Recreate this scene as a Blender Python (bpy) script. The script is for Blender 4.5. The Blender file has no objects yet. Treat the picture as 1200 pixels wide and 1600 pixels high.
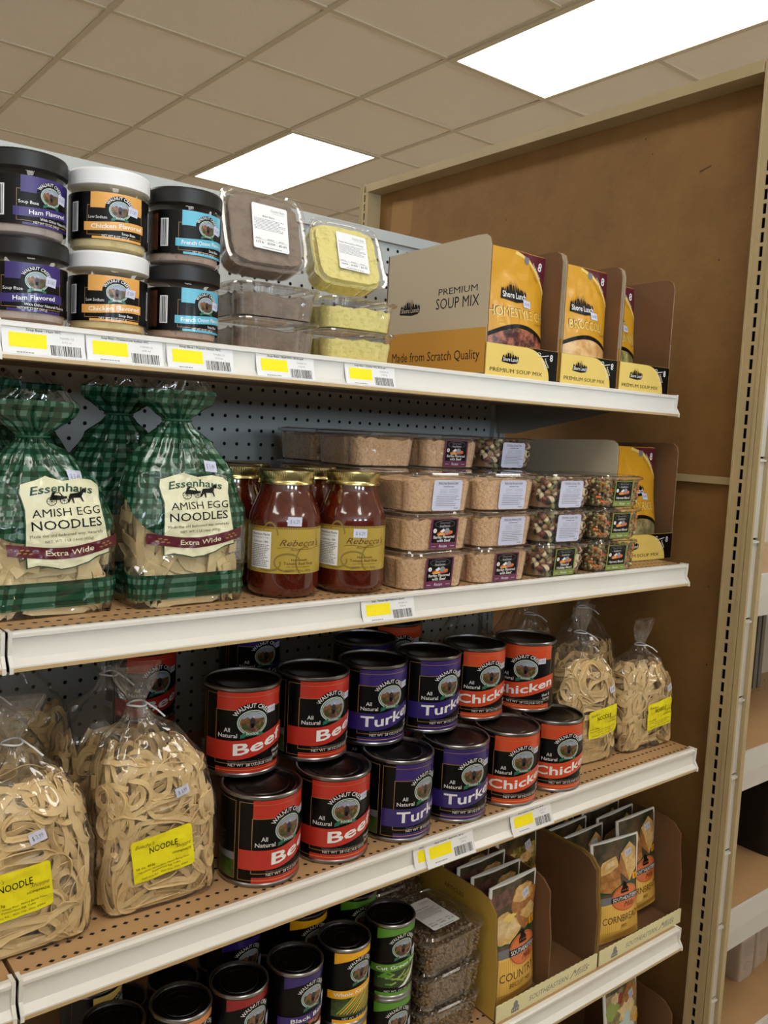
import bpy, bmesh, math, random
from mathutils import Vector, Matrix, noise
random.seed(7)
sc = bpy.context.scene
COL = sc.collection
PI = math.pi
ZC = 1.48                                   # eye height of the camera above the floor

# ------------------------------------------------------------------ camera
cam = bpy.data.cameras.new('camera'); camo = bpy.data.objects.new('camera', cam); COL.objects.link(camo)
cam.sensor_width = 36; cam.sensor_fit = 'AUTO'; cam.lens = 1348.6 / 1600 * 36
cam.clip_start = 0.02; cam.clip_end = 60
VX = Vector((1691.0, -42.0, 1348.6)).normalized()      # shelf direction, in camera axes
VY = Vector((-1080.0, -180.0, 1348.6)).normalized()    # into the shelf
VZ = VX.cross(VY).normalized()
right = Vector((VX.x, VY.x, VZ.x)); down = Vector((VX.y, VY.y, VZ.y)); fwd = Vector((VX.z, VY.z, VZ.z))
m = Matrix.Identity(4)
for i in range(3):
    m[i][0] = right[i]; m[i][1] = -down[i]; m[i][2] = -fwd[i]
m[2][3] = ZC
camo.matrix_world = m
sc.camera = camo

# ------------------------------------------------------------------ exposure, world, lights
sc.view_settings.view_transform = 'Standard'; sc.view_settings.look = 'None'
sc.view_settings.gamma = 1; sc.view_settings.use_curve_mapping = False
sc.view_settings.exposure = 0.0
LAMP = 8.6          # ceiling troffer emission
DAY = 130          # watts of daylight through each window
sc.cycles.transparent_max_bounces = 40
sc.cycles.max_bounces = 10
sc.cycles.sample_clamp_indirect = 6
w = bpy.data.worlds.new('world'); sc.world = w; w.use_nodes = True
wn = w.node_tree.nodes; wl = w.node_tree.links
sky = wn.new('ShaderNodeTexSky'); sky.sky_type = 'HOSEK_WILKIE'; sky.turbidity = 6
sky.sun_direction = (0.3, 0.5, 0.8)
wl.new(sky.outputs[0], wn['Background'].inputs[0]); wn['Background'].inputs[1].default_value = 1.5
XL, XR, YF, YB, ZT = -4.4, 7.0, -6.6, 8.4, 3.045
WINS = [(-3.2, -2.1), (-0.9, 0.2), (1.6, 2.7)]          # shop windows in the front wall
for x0, x1 in WINS:
    l = bpy.data.lights.new('daylight', 'AREA'); l.shape = 'RECTANGLE'; l.size = x1 - x0; l.size_y = 1.7
    l.energy = DAY; l.color = (0.72, 0.86, 1.0)
    o = bpy.data.objects.new('window_daylight', l); COL.objects.link(o)
    o.location = ((x0 + x1) / 2, YF + 0.03, 1.75); o.rotation_euler = (PI / 2, 0, 0)

# ------------------------------------------------------------------ materials
def lin(c):
    return c / 12.92 if c <= 0.04045 else ((c + 0.055) / 1.055) ** 2.4
def rgb(r, g, b):
    return (lin(r / 255), lin(g / 255), lin(b / 255), 1)
MATS = {}
def mat(name, col, rough=0.5, metal=0.0, spec=0.5, bump=None, var=None, coat=0.0, emit=None, sss=0):
    if name in MATS: return MATS[name]
    M = bpy.data.materials.new(name); M.use_nodes = True
    nt = M.node_tree; p = nt.nodes['Principled BSDF']
    c = rgb(*col)
    p.inputs['Base Color'].default_value = c
    p.inputs['Roughness'].default_value = rough; p.inputs['Metallic'].default_value = metal
    p.inputs['Specular IOR Level'].default_value = spec
    if coat: p.inputs['Coat Weight'].default_value = coat; p.inputs['Coat Roughness'].default_value = 0.06
    if var or bump:
        tc = nt.nodes.new('ShaderNodeTexCoord')
    if var:
        sc_, col2 = var[0], rgb(*var[1])
        n = nt.nodes.new('ShaderNodeTexNoise'); n.inputs['Scale'].default_value = sc_; n.inputs['Detail'].default_value = 6
        n.inputs['Roughness'].default_value = var[3] if len(var) > 3 else 0.6
        nt.links.new(tc.outputs['Object'], n.inputs['Vector'])
        r = nt.nodes.new('ShaderNodeValToRGB')
        lo, hi = var[2] if len(var) > 2 else (0.35, 0.65)
        r.color_ramp.elements[0].position = lo; r.color_ramp.elements[1].position = hi
        r.color_ramp.elements[0].color = c; r.color_ramp.elements[1].color = col2
        nt.links.new(n.outputs['Fac'], r.inputs['Fac']); nt.links.new(r.outputs['Color'], p.inputs['Base Color'])
    if bump:
        n = nt.nodes.new('ShaderNodeTexNoise'); n.inputs['Scale'].default_value = bump[0]; n.inputs['Detail'].default_value = 5
        nt.links.new(tc.outputs['Object'], n.inputs['Vector'])
        b = nt.nodes.new('ShaderNodeBump'); b.inputs['Strength'].default_value = bump[1]; b.inputs['Distance'].default_value = bump[2]
        nt.links.new(n.outputs['Fac'], b.inputs['Height']); nt.links.new(b.outputs['Normal'], p.inputs['Normal'])
    if emit:
        p.inputs['Emission Color'].default_value = rgb(*emit[0]); p.inputs['Emission Strength'].default_value = emit[1]
    MATS[name] = M
    return M
def film(name, gain, base, rough, bump=None, tint=(1, 1, 1), haze=0.0):
    """clear plastic: see-through, with a reflecting, crinkled surface"""
    if name in MATS: return MATS[name]
    M = bpy.data.materials.new(name); M.use_nodes = True
    nt = M.node_tree; nt.nodes.remove(nt.nodes['Principled BSDF']); out = nt.nodes['Material Output']
    T = nt.nodes.new('ShaderNodeBsdfTransparent'); T.inputs[0].default_value = (*tint, 1)
    G = nt.nodes.new('ShaderNodeBsdfGlossy'); G.inputs['Roughness'].default_value = rough
    F = nt.nodes.new('ShaderNodeFresnel')
    ge = nt.nodes.new('ShaderNodeNewGeometry'); io = nt.nodes.new('ShaderNodeMath'); io.operation = 'MULTIPLY_ADD'     # thin sheet: same reflection from both faces
    io.inputs[1].default_value = 1 / 1.45 - 1.45; io.inputs[2].default_value = 1.45
    nt.links.new(ge.outputs['Backfacing'], io.inputs[0]); nt.links.new(io.outputs[0], F.inputs['IOR'])
    mm = nt.nodes.new('ShaderNodeMath'); mm.operation = 'MULTIPLY_ADD'; mm.inputs[1].default_value = gain; mm.inputs[2].default_value = base
    mm.use_clamp = True
    mx = nt.nodes.new('ShaderNodeMixShader')
    nt.links.new(F.outputs[0], mm.inputs[0]); nt.links.new(mm.outputs[0], mx.inputs[0])
    if bump:
        tc = nt.nodes.new('ShaderNodeTexCoord')
        n = nt.nodes.new('ShaderNodeTexNoise'); n.inputs['Scale'].default_value = bump[0]; n.inputs['Detail'].default_value = 2.0
        n.inputs['Distortion'].default_value = 0.8
        nt.links.new(tc.outputs['Object'], n.inputs['Vector']); h = n.outputs['Fac']
        if len(bump) > 3:                       # creases between flat facets
            mp = nt.nodes.new('ShaderNodeMapping'); mp.inputs['Scale'].default_value = (1.0, 1.0, 0.6); nt.links.new(tc.outputs['Object'], mp.inputs['Vector'])
            vo = nt.nodes.new('ShaderNodeTexVoronoi'); vo.inputs['Scale'].default_value = bump[3]; vo.inputs['Randomness'].default_value = 1.0
            nt.links.new(mp.outputs[0], vo.inputs['Vector'])
            ad = nt.nodes.new('ShaderNodeMath'); ad.operation = 'MULTIPLY_ADD'; ad.inputs[1].default_value = 0.8
            nt.links.new(vo.outputs['Distance'], ad.inputs[0]); nt.links.new(n.outputs['Fac'], ad.inputs[2]); h = ad.outputs[0]
        b = nt.nodes.new('ShaderNodeBump'); b.inputs['Strength'].default_value = bump[1]; b.inputs['Distance'].default_value = bump[2]
        nt.links.new(h, b.inputs['Height'])
        nt.links.new(b.outputs['Normal'], G.inputs['Normal']); nt.links.new(b.outputs['Normal'], F.inputs['Normal'])
    nt.links.new(G.outputs[0], mx.inputs[2])
    if haze:
        D = nt.nodes.new('ShaderNodeBsdfDiffuse'); D.inputs[0].default_value = (0.8, 0.8, 0.8, 1)
        m2 = nt.nodes.new('ShaderNodeMixShader'); m2.inputs[0].default_value = haze
        nt.links.new(T.outputs[0], m2.inputs[1]); nt.links.new(D.outputs[0], m2.inputs[2]); nt.links.new(m2.outputs[0], mx.inputs[1])
    else:
        nt.links.new(T.outputs[0], mx.inputs[1])
    nt.links.new(mx.outputs[0], out.inputs['Surface'])
    MATS[name] = M
    return M
def node_math(nt, op, a, b=None, clamp=False):
    n = nt.nodes.new('ShaderNodeMath'); n.operation = op; n.use_clamp = clamp
    for i, v in enumerate((a, b)):
        if v is None: continue
        if isinstance(v, (int, float)): n.inputs[i].default_value = v
        else: nt.links.new(v, n.inputs[i])
    return n.outputs[0]
def gingham_film(name, zb, zband, htop):
    """printed film: green gingham above zb and in a band at the foot, clear between (uv in metres)"""
    M = film(name, 1.6, 0.05, 0.04, (13, 0.55, 0.03, 18))
    nt = M.node_tree; out = nt.nodes['Material Output']; clear = out.inputs['Surface'].links[0].from_socket
    uv = nt.nodes.new('ShaderNodeUVMap'); sp = nt.nodes.new('ShaderNodeSeparateXYZ'); nt.links.new(uv.outputs[0], sp.inputs[0])
    u, v = sp.outputs[0], sp.outputs[1]
    def stripe(s, per):
        f = node_math(nt, 'FRACT', node_math(nt, 'MULTIPLY', s, 1 / per))
        return node_math(nt, 'GREATER_THAN', f, 0.5)
    su, sv = stripe(u, 0.0118), stripe(v, 0.0118)
    s = node_math(nt, 'MULTIPLY', node_math(nt, 'ADD', su, sv), 0.5)
    r = nt.nodes.new('ShaderNodeValToRGB'); nt.links.new(s, r.inputs[0])
    e = r.color_ramp.elements; e[0].color = rgb(12, 52, 32); e[1].color = rgb(82, 118, 100)
    x = e.new(0.5); x.color = rgb(26, 72, 48)
    P = nt.nodes.new('ShaderNodeBsdfPrincipled'); P.inputs['Roughness'].default_value = 0.22; P.inputs['Coat Weight'].default_value = 0.6
    P.inputs['Coat Roughness'].default_value = 0.05
    nt.links.new(r.outputs[0], P.inputs['Base Color'])
    tc = nt.nodes.new('ShaderNodeTexCoord'); n = nt.nodes.new('ShaderNodeTexNoise'); n.inputs['Scale'].default_value = 24; n.inputs['Distortion'].default_value = 0.8
    nt.links.new(tc.outputs['Object'], n.inputs['Vector'])
    b = nt.nodes.new('ShaderNodeBump'); b.inputs['Strength'].default_value = 0.5; b.inputs['Distance'].default_value = 0.02
    nt.links.new(n.outputs['Fac'], b.inputs['Height']); nt.links.new(b.outputs[0], P.inputs['Normal'])
    uu = node_math(nt, 'MULTIPLY', u, u)
    edge = node_math(nt, 'ADD', node_math(nt, 'MULTIPLY', uu, 7.0), zb)
    m1 = node_math(nt, 'GREATER_THAN', v, edge)
    m1 = node_math(nt, 'MULTIPLY', m1, node_math(nt, 'LESS_THAN', v, htop))
    m2 = node_math(nt, 'MULTIPLY', node_math(nt, 'GREATER_THAN', v, zband[0]), node_math(nt, 'LESS_THAN', v, zband[1]))
    mk = node_math(nt, 'ADD', m1, m2, True)
    T = nt.nodes.new('ShaderNodeMixShader'); nt.links.new(mk, T.inputs[0]); nt.links.new(clear, T.inputs[1]); nt.links.new(P.outputs[0], T.inputs[2])
    nt.links.new(T.outputs[0], out.inputs['Surface'])
    return M
def perf(name, col, dotcol, scale):
    """speckled acoustic tile"""
    M = mat(name, col, 0.9, bump=(60, 0.35, 0.004), var=(5, tuple(int(c * 0.93) for c in col), (0.3, 0.8)))
    return M

# print inks
def ink(name, col, rough=0.32, coat=0.25): return mat('ink_' + name, col, rough, coat=coat)
K = mat('ink_black', (6, 5, 6), 0.38, spec=0.22, coat=.05); W_ = ink('white', (238, 238, 240)); GOLD = ink('gold', (168, 128, 66)); RED = ink('red', (190, 46, 34))
PUR = ink('purple', (50, 34, 112)); ORG = ink('orange', (212, 76, 38)); AMB = ink('amber', (228, 166, 82)); SKY = ink('sky', (92, 182, 210))
GRN = ink('green', (88, 152, 44)); YEL = ink('yellow', (246, 180, 24)); DRED = ink('dark_red', (150, 24, 28)); TAN = ink('tan', (214, 142, 88))
CREAM = ink('cream', (226, 224, 190)); BURG = ink('burgundy', (92, 24, 40)); PALE = ink('pale', (186, 208, 206)); GREY = ink('grey', (120, 120, 124))
DG = ink('dark_green', (20, 74, 48)); RIB = ink('ribbon_green', (38, 108, 84)); BRN = ink('brown', (92, 56, 28)); OLI = ink('olive', (74, 82, 48))
AUT = ink('autumn', (170, 92, 40)); PLUM = ink('plum', (96, 44, 64)); MILL = ink('mill', (44, 34, 50)); MIST = ink('mist', (150, 160, 186))
MUST = ink('mustard', (178, 152, 62)); DMUST = ink('mustard_dark', (138, 116, 50)); LEMON = mat('paper_lemon', (244, 232, 20), 0.5)
PAPER = mat('paper_white', (236, 236, 238), 0.6); FADE = mat('ink_fade', (150, 150, 155), 0.6); LILAC = mat('paper_lilac', (205, 208, 232), 0.55)
HY = mat('ink_highlighter', (255, 236, 0), 0.6); BLEAF = ink('leaf_dark', (34, 60, 30)); BLEAF2 = ink('leaf_light', (150, 176, 80))
SLY = ink('pouch_yellow', (212, 154, 36)); SLP = ink('pale_yellow', (236, 206, 112)); SEY = ink('mill_yellow', (240, 196, 96)); SEY2 = ink('mill_yellow_dark', (222, 172, 76))
SEO = ink('mill_orange', (218, 116, 62)); BIS = ink('biscuit', (226, 190, 130)); BIS2 = ink('biscuit_brown', (196, 130, 70)); BIS3 = ink('crumb', (186, 138, 84))
SAL = ink('salad_green', (150, 170, 80)); BADGE = ink('badge_green', (30, 112, 50)); OLV = ink('label_olive', (126, 142, 60)); LPUR = ink('label_plum', (110, 44, 84))
PHOTO_R = mat('photo_stew', (60, 20, 18), 0.3, var=(70, (190, 110, 84), (0.42, 0.62)), coat=.3)
PHOTO_C = mat('photo_chowder', (206, 152, 92), 0.3, var=(45, (236, 196, 140), (0.4, 0.6)), coat=.3)
PHOTO_N = mat('photo_noodles', (108, 100, 50), 0.3, var=(40, (190, 180, 120), (0.42, 0.6)), coat=.3)
PHOTO_W = mat('photo_rice', (112, 100, 66), 0.3, var=(36, (170, 156, 112), (0.42, 0.6)), coat=.3)
PHOTO_B = mat('photo_table', (40, 46, 30), 0.3, var=(22, (112, 88, 66), (0.42, 0.66)), coat=.3)
PHOTO_P = mat('photo_pasta', (84, 70, 28), 0.3, var=(60, (206, 184, 90), (0.4, 0.62)), coat=.3)
PHOTO_V = mat('photo_sign_side', (40, 30, 20), 0.4, var=(40, (90, 50, 30), (0.45, 0.6)))
PICT = mat('photo_mill', (58, 62, 34), 0.3, var=(190, (150, 96, 62), (0.42, 0.62)), coat=.3)
PH_GOLD = mat('photo_golden', (206, 160, 92), 0.3, var=(70, (232, 200, 138), (0.4, 0.62)), coat=.3); PH_BROWN = mat('photo_crust', (150, 96, 48), 0.3, var=(60, (196, 140, 78), (0.4, 0.62)), coat=.3); PH_PALE = mat('photo_crumb', (232, 208, 160), 0.3, var=(60, (208, 172, 112), (0.42, 0.66)), coat=.3); PHOTO_T = mat('photo_ham', (70, 36, 34), 0.3, var=(50, (130, 90, 84), (0.42, 0.6)), coat=.3)
FIELD = mat('photo_field', (30, 44, 18), 0.4, var=(50, (70, 90, 36), (0.4, 0.6)))

# things
STEEL = mat('tin_steel', (150, 150, 152), 0.28, 1.0, bump=(90, 0.05, 0.001)); TINLID = mat('tin_lid', (70, 64, 62), 0.30, 1.0, bump=(40, 0.06, 0.002))
BLKPL = mat('black_plastic', (10, 10, 12), 0.42, bump=(80, 0.1, 0.001)); WHTPL = mat('white_plastic', (232, 232, 234), 0.4)
GOLDLID = mat('gold_lid', (206, 190, 130), 0.25, 1.0, bump=(60, 0.05, 0.001))
SAUCE = mat('tomato_soup', (88, 26, 12), 0.12, coat=0.8, var=(26, (76, 21, 9), (0.4, 0.6)), spec=0.6)
PJAR = film('clear_jar', 1.0, 0.01, 0.03)
PTUB = film('clear_tub', 2.0, 0.04, 0.04, (9, 0.12, 0.01), haze=0.02)
CELLO = film('clear_film', 1.25, 0.04, 0.035, (12, 0.75, 0.03, 19), haze=0.03)
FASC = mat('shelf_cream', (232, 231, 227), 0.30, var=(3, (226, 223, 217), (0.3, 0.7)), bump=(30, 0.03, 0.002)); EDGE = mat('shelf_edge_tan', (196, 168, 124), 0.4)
DECK = mat('shelf_tan', (190, 152, 108), 0.42, var=(6, (176, 138, 96), (0.3, 0.7)), bump=(200, 0.05, 0.001)); DARK = mat('slot_dark', (10, 8, 7), 0.9)
PEG = mat('pegboard_cream', (188, 192, 190), 0.5, var=(4, (178, 182, 180), (0.3, 0.7))); UPR = mat('upright_tan', (186, 166, 126), 0.45, var=(5, (170, 150, 112), (0.3, 0.7)), bump=(120, 0.06, 0.001))
HARD = mat('hardboard', (146, 106, 56), 0.65, var=(7, (124, 88, 44), (0.3, 0.75), 0.7), bump=(40, 0.25, 0.004)); WMET = mat('white_metal', (206, 204, 198), 0.4, var=(4, (196, 192, 184), (0.3, 0.7)))
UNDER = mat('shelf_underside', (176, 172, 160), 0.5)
KRAFT = mat('cardboard_brown', (120, 84, 52), 0.8, var=(8, (104, 72, 44), (0.3, 0.7)), bump=(90, 0.1, 0.001)); WBOARD = mat('cardboard_white', (196, 184, 160), 0.6, bump=(60, 0.05, 0.001))
OCHRE = mat('cardboard_ochre', (206, 152, 56), 0.55); YBOARD = mat('cardboard_yellow', (196, 160, 70), 0.6, var=(8, (180, 146, 62), (0.3, 0.7)))
NOOD = mat('noodle', (232, 204, 150), 0.55, var=(30, (216, 184, 128), (0.3, 0.7)), bump=(150, 0.15, 0.001)); NOODW = mat('noodle_pale', (240, 220, 172), 0.55, var=(30, (228, 202, 150), (0.3, 0.7)))
BARLEY = mat('barley_powder', (232, 192, 150), 0.8, var=(330, (188, 142, 102), (0.48, 0.74)), bump=(220, 0.8, 0.005)); BEEFP = mat('beef_powder', (140, 122, 108), 0.85, var=(60, (112, 96, 84), (0.45, 0.75)), bump=(90, 0.6, 0.004))
CHKP = mat('chicken_powder', (236, 222, 140), 0.8, var=(110, (206, 192, 104), (0.52, 0.72)), bump=(80, 0.7, 0.005)); HAMP = mat('ham_powder', (202, 186, 176), 0.8, var=(80, (180, 162, 150), (.5, .7)))
FOP = mat('onion_powder', (190, 166, 150), 0.8, var=(120, (120, 90, 76), (.58, .72))); CHKS = mat('chicken_base', (234, 214, 160), 0.8, var=(80, (214, 190, 130), (.5, .7)))
BEANS = [mat('bean_white', (226, 208, 170), .4), mat('bean_red', (110, 44, 34), .35), mat('bean_pinto', (176, 138, 100), .4, var=(150, (120, 80, 56))), mat('bean_black', (34, 26, 24), .35), mat('pea_green', (136, 132, 74), .45)]
LENT = [mat('lentil_green', (126, 118, 66), .5), mat('lentil_orange', (222, 122, 60), .5), mat('lentil_brown', (110, 78, 48), .5), mat('lentil_pale', (206, 190, 140), .5)]
BROWNL = [mat('lentil_dry', (140, 112, 80), .55), mat('lentil_dry_dark', (110, 84, 58), .55)]
TIEW = mat('twist_tie', (214, 214, 220), 0.5); TIEG = mat('twist_tie_green', (30, 84, 54), 0.5)

# ------------------------------------------------------------------ mesh helpers
class MB:
    def __init__(s): s.v = []; s.f = []; s.m = []; s.mats = []; s.uv = None
    def mi(s, M):
        if M not in s.mats: s.mats.append(M)
        return s.mats.index(M)
    def face(s, idx, M): s.f.append(tuple(idx)); s.m.append(s.mi(M))
    def box(s, x0, x1, y0, y1, z0, z1, M):
        b = len(s.v)
        s.v += [(x, y, z) for z in (z0, z1) for x, y in ((x0, y0), (x1, y0), (x1, y1), (x0, y1))]
        for q in ((0, 3, 2, 1), (4, 5, 6, 7), (0, 1, 5, 4), (1, 2, 6, 5), (2, 3, 7, 6), (3, 0, 4, 7)): s.face([b + i for i in q], M)
    def loft(s, rings, M, cap0=None, cap1=None, closed=True):
        """rings: equal-length lists of points; M: one material or one per band"""
        b = len(s.v); n = len(rings[0])
        for r in rings: s.v += [tuple(p) for p in r]
        for k in range(len(rings) - 1):
            mk = M[k] if isinstance(M, (list, tuple)) else M
            for j in range(n if closed else n - 1):
                a = b + k * n + j; c = b + k * n + (j + 1) % n
                s.face((a, c, c + n, a + n), mk)
        if cap0: s.face([b + j for j in reversed(range(n))], cap0)
        if cap1: s.face([b + (len(rings) - 1) * n + j for j in range(n)], cap1)
    def lathe(s, prof, M, n=48, cap0=None, cap1=None):
        s.loft([[(r * math.cos(2 * PI * j / n), r * math.sin(2 * PI * j / n), z) for j in range(n)] for r, z in prof], M, cap0, cap1)
    def prism(s, pts, axis, a0, a1, M, side=None):
        """closed 2D outline pushed along an axis: 'x' -> pts are (y,z); 'y' -> (x,z); 'z' -> (x,y)"""
        def P(p, a): return (a, p[0], p[1]) if axis == 'x' else ((p[0], a, p[1]) if axis == 'y' else (p[0], p[1], a))
        r0 = [P(p, a0) for p in pts]; r1 = [P(p, a1) for p in pts]
        s.loft([r0, r1], side or M, M, M)
    def tube(s, path, r, M, n=8):
        rings = []
        for i, p in enumerate(path):
            p = Vector(p); t = (Vector(path[min(i + 1, len(path) - 1)]) - Vector(path[max(i - 1, 0)])).normalized()
            u = t.cross(Vector((0.3, 0.5, 0.81))).normalized(); w_ = t.cross(u)
            rr = r[i] if isinstance(r, (list, tuple)) else r
            rings.append([p + rr * (math.cos(2 * PI * j / n) * u + math.sin(2 * PI * j / n) * w_) for j in range(n)])
        s.loft(rings, M, M, M)
    def blob(s, c, r, M, rot=None, sub=1):
        key = sub
        if key not in MB.ICO:
            bm = bmesh.new(); bmesh.ops.create_icosphere(bm, subdivisions=sub, radius=1)
            bm.verts.ensure_lookup_table(); MB.ICO[key] = ([v.co.copy() for v in bm.verts], [[v.index for v in f.verts] for f in bm.faces]); bm.free()
        V, F = MB.ICO[key]; b = len(s.v)
        for v in V:
            q = Vector((v.x * r[0], v.y * r[1], v.z * r[2]))
            if rot: q.rotate(rot)
            s.v.append((c[0] + q.x, c[1] + q.y, c[2] + q.z))
        for f in F: s.face([b + i for i in f], M)
    def build(s, name, parent=None, smooth=40):
        me = bpy.data.meshes.new(name); me.from_pydata(s.v, [], s.f)
        for M in s.mats: me.materials.append(M)
        me.polygons.foreach_set('material_index', s.m)
        if s.uv:
            l = me.uv_layers.new(name='UVMap')
            for lp in me.loops: l.data[lp.index].uv = s.uv[lp.vertex_index]
        bm = bmesh.new(); bm.from_mesh(me); bmesh.ops.recalc_face_normals(bm, faces=bm.faces); bm.to_mesh(me); bm.free()
        if smooth:
            me.polygons.foreach_set('use_smooth', [True] * len(me.polygons)); me.set_sharp_from_angle(angle=math.radians(smooth))
        o = bpy.data.objects.new(name, me); COL.objects.link(o)
        if parent: o.parent = parent
        return o
MB.ICO = {}
def tag(o, label, cat, group=None, kind=None):
    if label: o['label'] = label
    if cat: o['category'] = cat
    if group: o['group'] = group
    if kind: o['kind'] = kind
    return o
def thing(name, label=None, cat=None, loc=(0, 0, 0), rz=0, group=None):
    o = bpy.data.objects.new(name, None); o.empty_display_size = 0.05; COL.objects.link(o)
    o.location = loc; o.rotation_euler = (0, 0, rz)
    return tag(o, label, cat, group)
def struct(o): o['kind'] = 'structure'; return o
def copy_tree(o, parent=None):
    c = o.copy(); COL.objects.link(c)
    if parent: c.parent = parent
    for ch in list(o.children): copy_tree(ch, c)
    return c
PROTO = {}
def put(key, maker, label, cat, loc, rot=(0, 0, 0), group=None, scale=None):
    """first use moves the prototype itself, later uses copy it and its parts"""
    if key not in PROTO: o = PROTO[key] = maker()
    else: o = copy_tree(PROTO[key])
    o.location = (loc[0], loc[1], loc[2] + ZC); o.rotation_euler = rot if isinstance(rot, (tuple, list)) else (0, 0, rot)
    if scale: o.scale = scale
    for k in ('group',):
        if k in o: del o[k]
    return tag(o, label, cat, group)
def facing(x, y, deg):
    """turn about z so that the front (-y) points at the eye, swung deg to the right as seen"""
    d = Vector((x, y)).normalized(); r = Vector((d.y, -d.x)); a = math.radians(deg)
    n = -d * math.cos(a) + r * math.sin(a)
    return math.atan2(n.x, -n.y)
def sup(hw, hd, n, N, z, cx=0, cy=0):
    pts = []
    for j in range(N):
        a = 2 * PI * j / N; c, s = math.cos(a), math.sin(a)
        pts.append((cx + hw * math.copysign(abs(c) ** (2 / n), c), cy + hd * math.copysign(abs(s) ** (2 / n), s), z))
    return pts

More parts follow.
